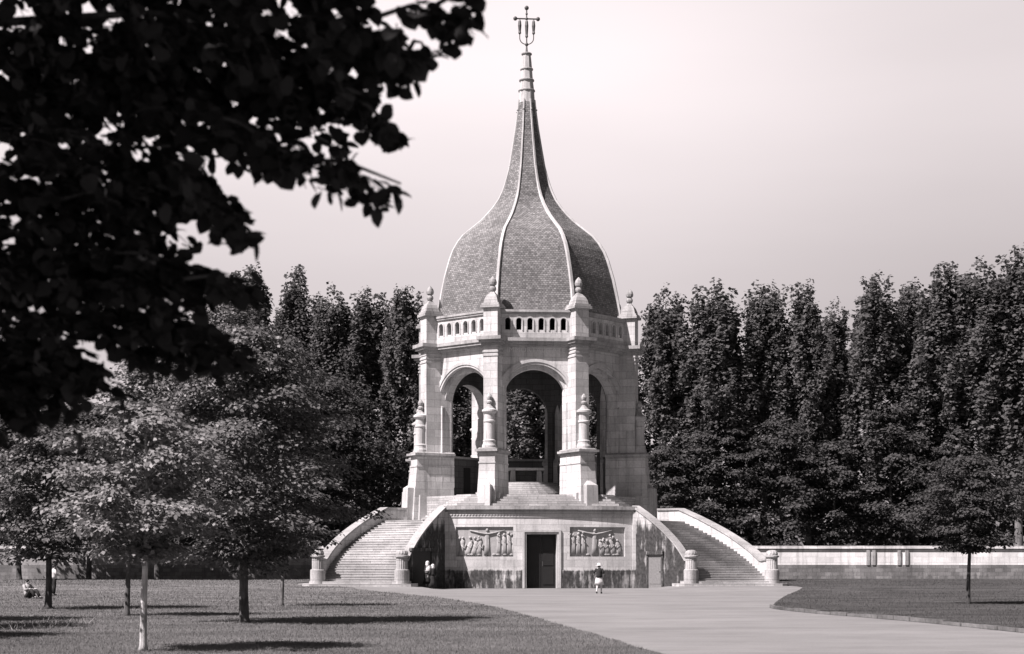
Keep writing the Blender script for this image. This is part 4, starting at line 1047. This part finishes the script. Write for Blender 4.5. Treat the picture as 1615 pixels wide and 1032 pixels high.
            m.tube([Vj('pel') - Vector((0, 0, .08)), Vj('pel') + Vector((0, 0, .1))], [.165, .16], 12); m.build('trousers', M[mt], t, smooth=True)
        elif kind == 'shoes':
            for a, b in (('la', 'lt'), ('ra', 'rt')): m.tube([Vj(a) + Vector((0, .04, -.05)), Vj(a).lerp(Vj(b), .5) + Vector((0, 0, -.015)), Vj(b)], [.045, .05, .038], 8)
            m.build('shoes', M[mt], t, smooth=True)
        elif kind == 'hat':
            c = h1 + Vector((0, 0, .07)); m.lathe([(.2, -.02), (.205, 0), (.115, .012), (.112, .08), (.09, .12), (.03, .135)], (0, 0), 18, lambda x, y, z: (c.x + x, c.y + y, c.z + z)); m.build('hat', M[mt], t, smooth=True)
        elif kind == 'scarf':
            c = h1 + Vector((0, .03, .05)); m.ball(c, .125, 12, 8, (1, 1.05, 1)); m.ball(c + Vector((0, .06, -.12)), .11, 10, 6, (1.1, .7, 1.1)); m.build('headscarf', M[mt], t, smooth=True)
        elif kind == 'shawl':
            c = Vj('ch'); m.lathe([(.08, .12), (.2, .06), (.24, -.08), (.26, -.25), (.25, -.26)], (0, 0), 16, lambda x, y, z: (c.x + x, c.y + y * .75, c.z + z)); m.build('shawl', M[mt], t, smooth=True)
        elif kind == 'bag':
            c = Vj('rw') + Vector((.03, 0, -.28)); m.box(c.x - .07, c.x + .07, c.y - .16, c.y + .16, c.z - .13, c.z + .13); m.tube([c + Vector((0, -.1, .13)), Vj('rw') + Vector((0, -.02, -.07)), Vj('rw') + Vector((0, .03, -.07)), c + Vector((0, .1, .13))], .012, 6); m.build('bag', M[mt], t)
    return t
def gp(x, y): return ground_px(x, y)
walk = dict(lk=(-.1, -.16, .50), la=(-.1, -.12, .09), lt=(-.11, -.27, .035), rk=(.1, .02, .48), ra=(.11, .26, .13), rt=(.11, .14, .04))
person(gp(945, 936.5), R(168), 1.6, dict(walk, re=(.33, .06, 1.16), rw=(.30, -.14, 1.02), le=(-.27, .03, 1.14), lw=(-.2, -.16, 1.0)), 'person in white hat, dark jacket and short white skirt walking across the forecourt',
       [('top', 'dark_cloth', .45), ('skirt', 'white_cloth', .52), ('shoes', 'leather', 0), ('hat', 'white_cloth', 0)])
person((px(674.5, 99.7), 99.7), R(150), 1.66, dict(le=(-.26, -.02, 1.14), lw=(-.16, -.2, 1.05)), 'person in pale shawl and headscarf over dark skirt, left of two by the wall',
       [('top', 'mid_cloth', 1.0), ('skirt', 'dark_cloth', .25), ('shawl', 'white_cloth', 0), ('scarf', 'white_cloth', 0), ('shoes', 'leather', 0)])
person((px(682.5, 99), 99), R(215), 1.52, dict(rw=(.3, -.1, .92)), 'person in long dark dress and white cap carrying a bag, beside the wall',
       [('top', 'dark_cloth', 1.0), ('skirt', 'dark_cloth', .1), ('scarf', 'white_cloth', 0), ('bag', 'leather', 0), ('shoes', 'leather', 0)])
person(gp(85, 941), R(120), 1.52, dict(le=(-.27, -.08, 1.16), lw=(-.12, -.26, 1.2), re=(.27, -.08, 1.16), rw=(.14, -.27, 1.12)), 'person in a white shirt and black trousers standing beside the dark lime at the left',
       [('top', 'white_cloth', .5), ('trousers', 'dark_cloth', 0), ('shoes', 'leather', 0)])
sit = dict(pel=(0, 0, .13), sp=(0, .05, .35), ch=(0, .07, .54), nk=(0, .06, .68), h1=(0, .04, .77), h2=(0, .035, .87), ls=(-.17, .07, .61), rs=(.17, .07, .61), le=(-.26, -.12, .42), re=(.26, -.12, .42), lw=(-.16, -.33, .46), rw=(.16, -.33, .46),
           lh=(-.09, -.03, .12), rh=(.09, -.03, .12), lk=(-.13, -.40, .42), rk=(.13, -.43, .40), la=(-.13, -.66, .09), ra=(.13, -.70, .09), lt=(-.13, -.82, .05), rt=(.13, -.86, .05))
person(gp(44, 946), R(55), 1.65, sit, 'person in a light shirt and dark trousers sitting on the grass at the far left',
       [('top', 'light_cloth', .9), ('trousers', 'dark_cloth', 0), ('shoes', 'leather', 0)])
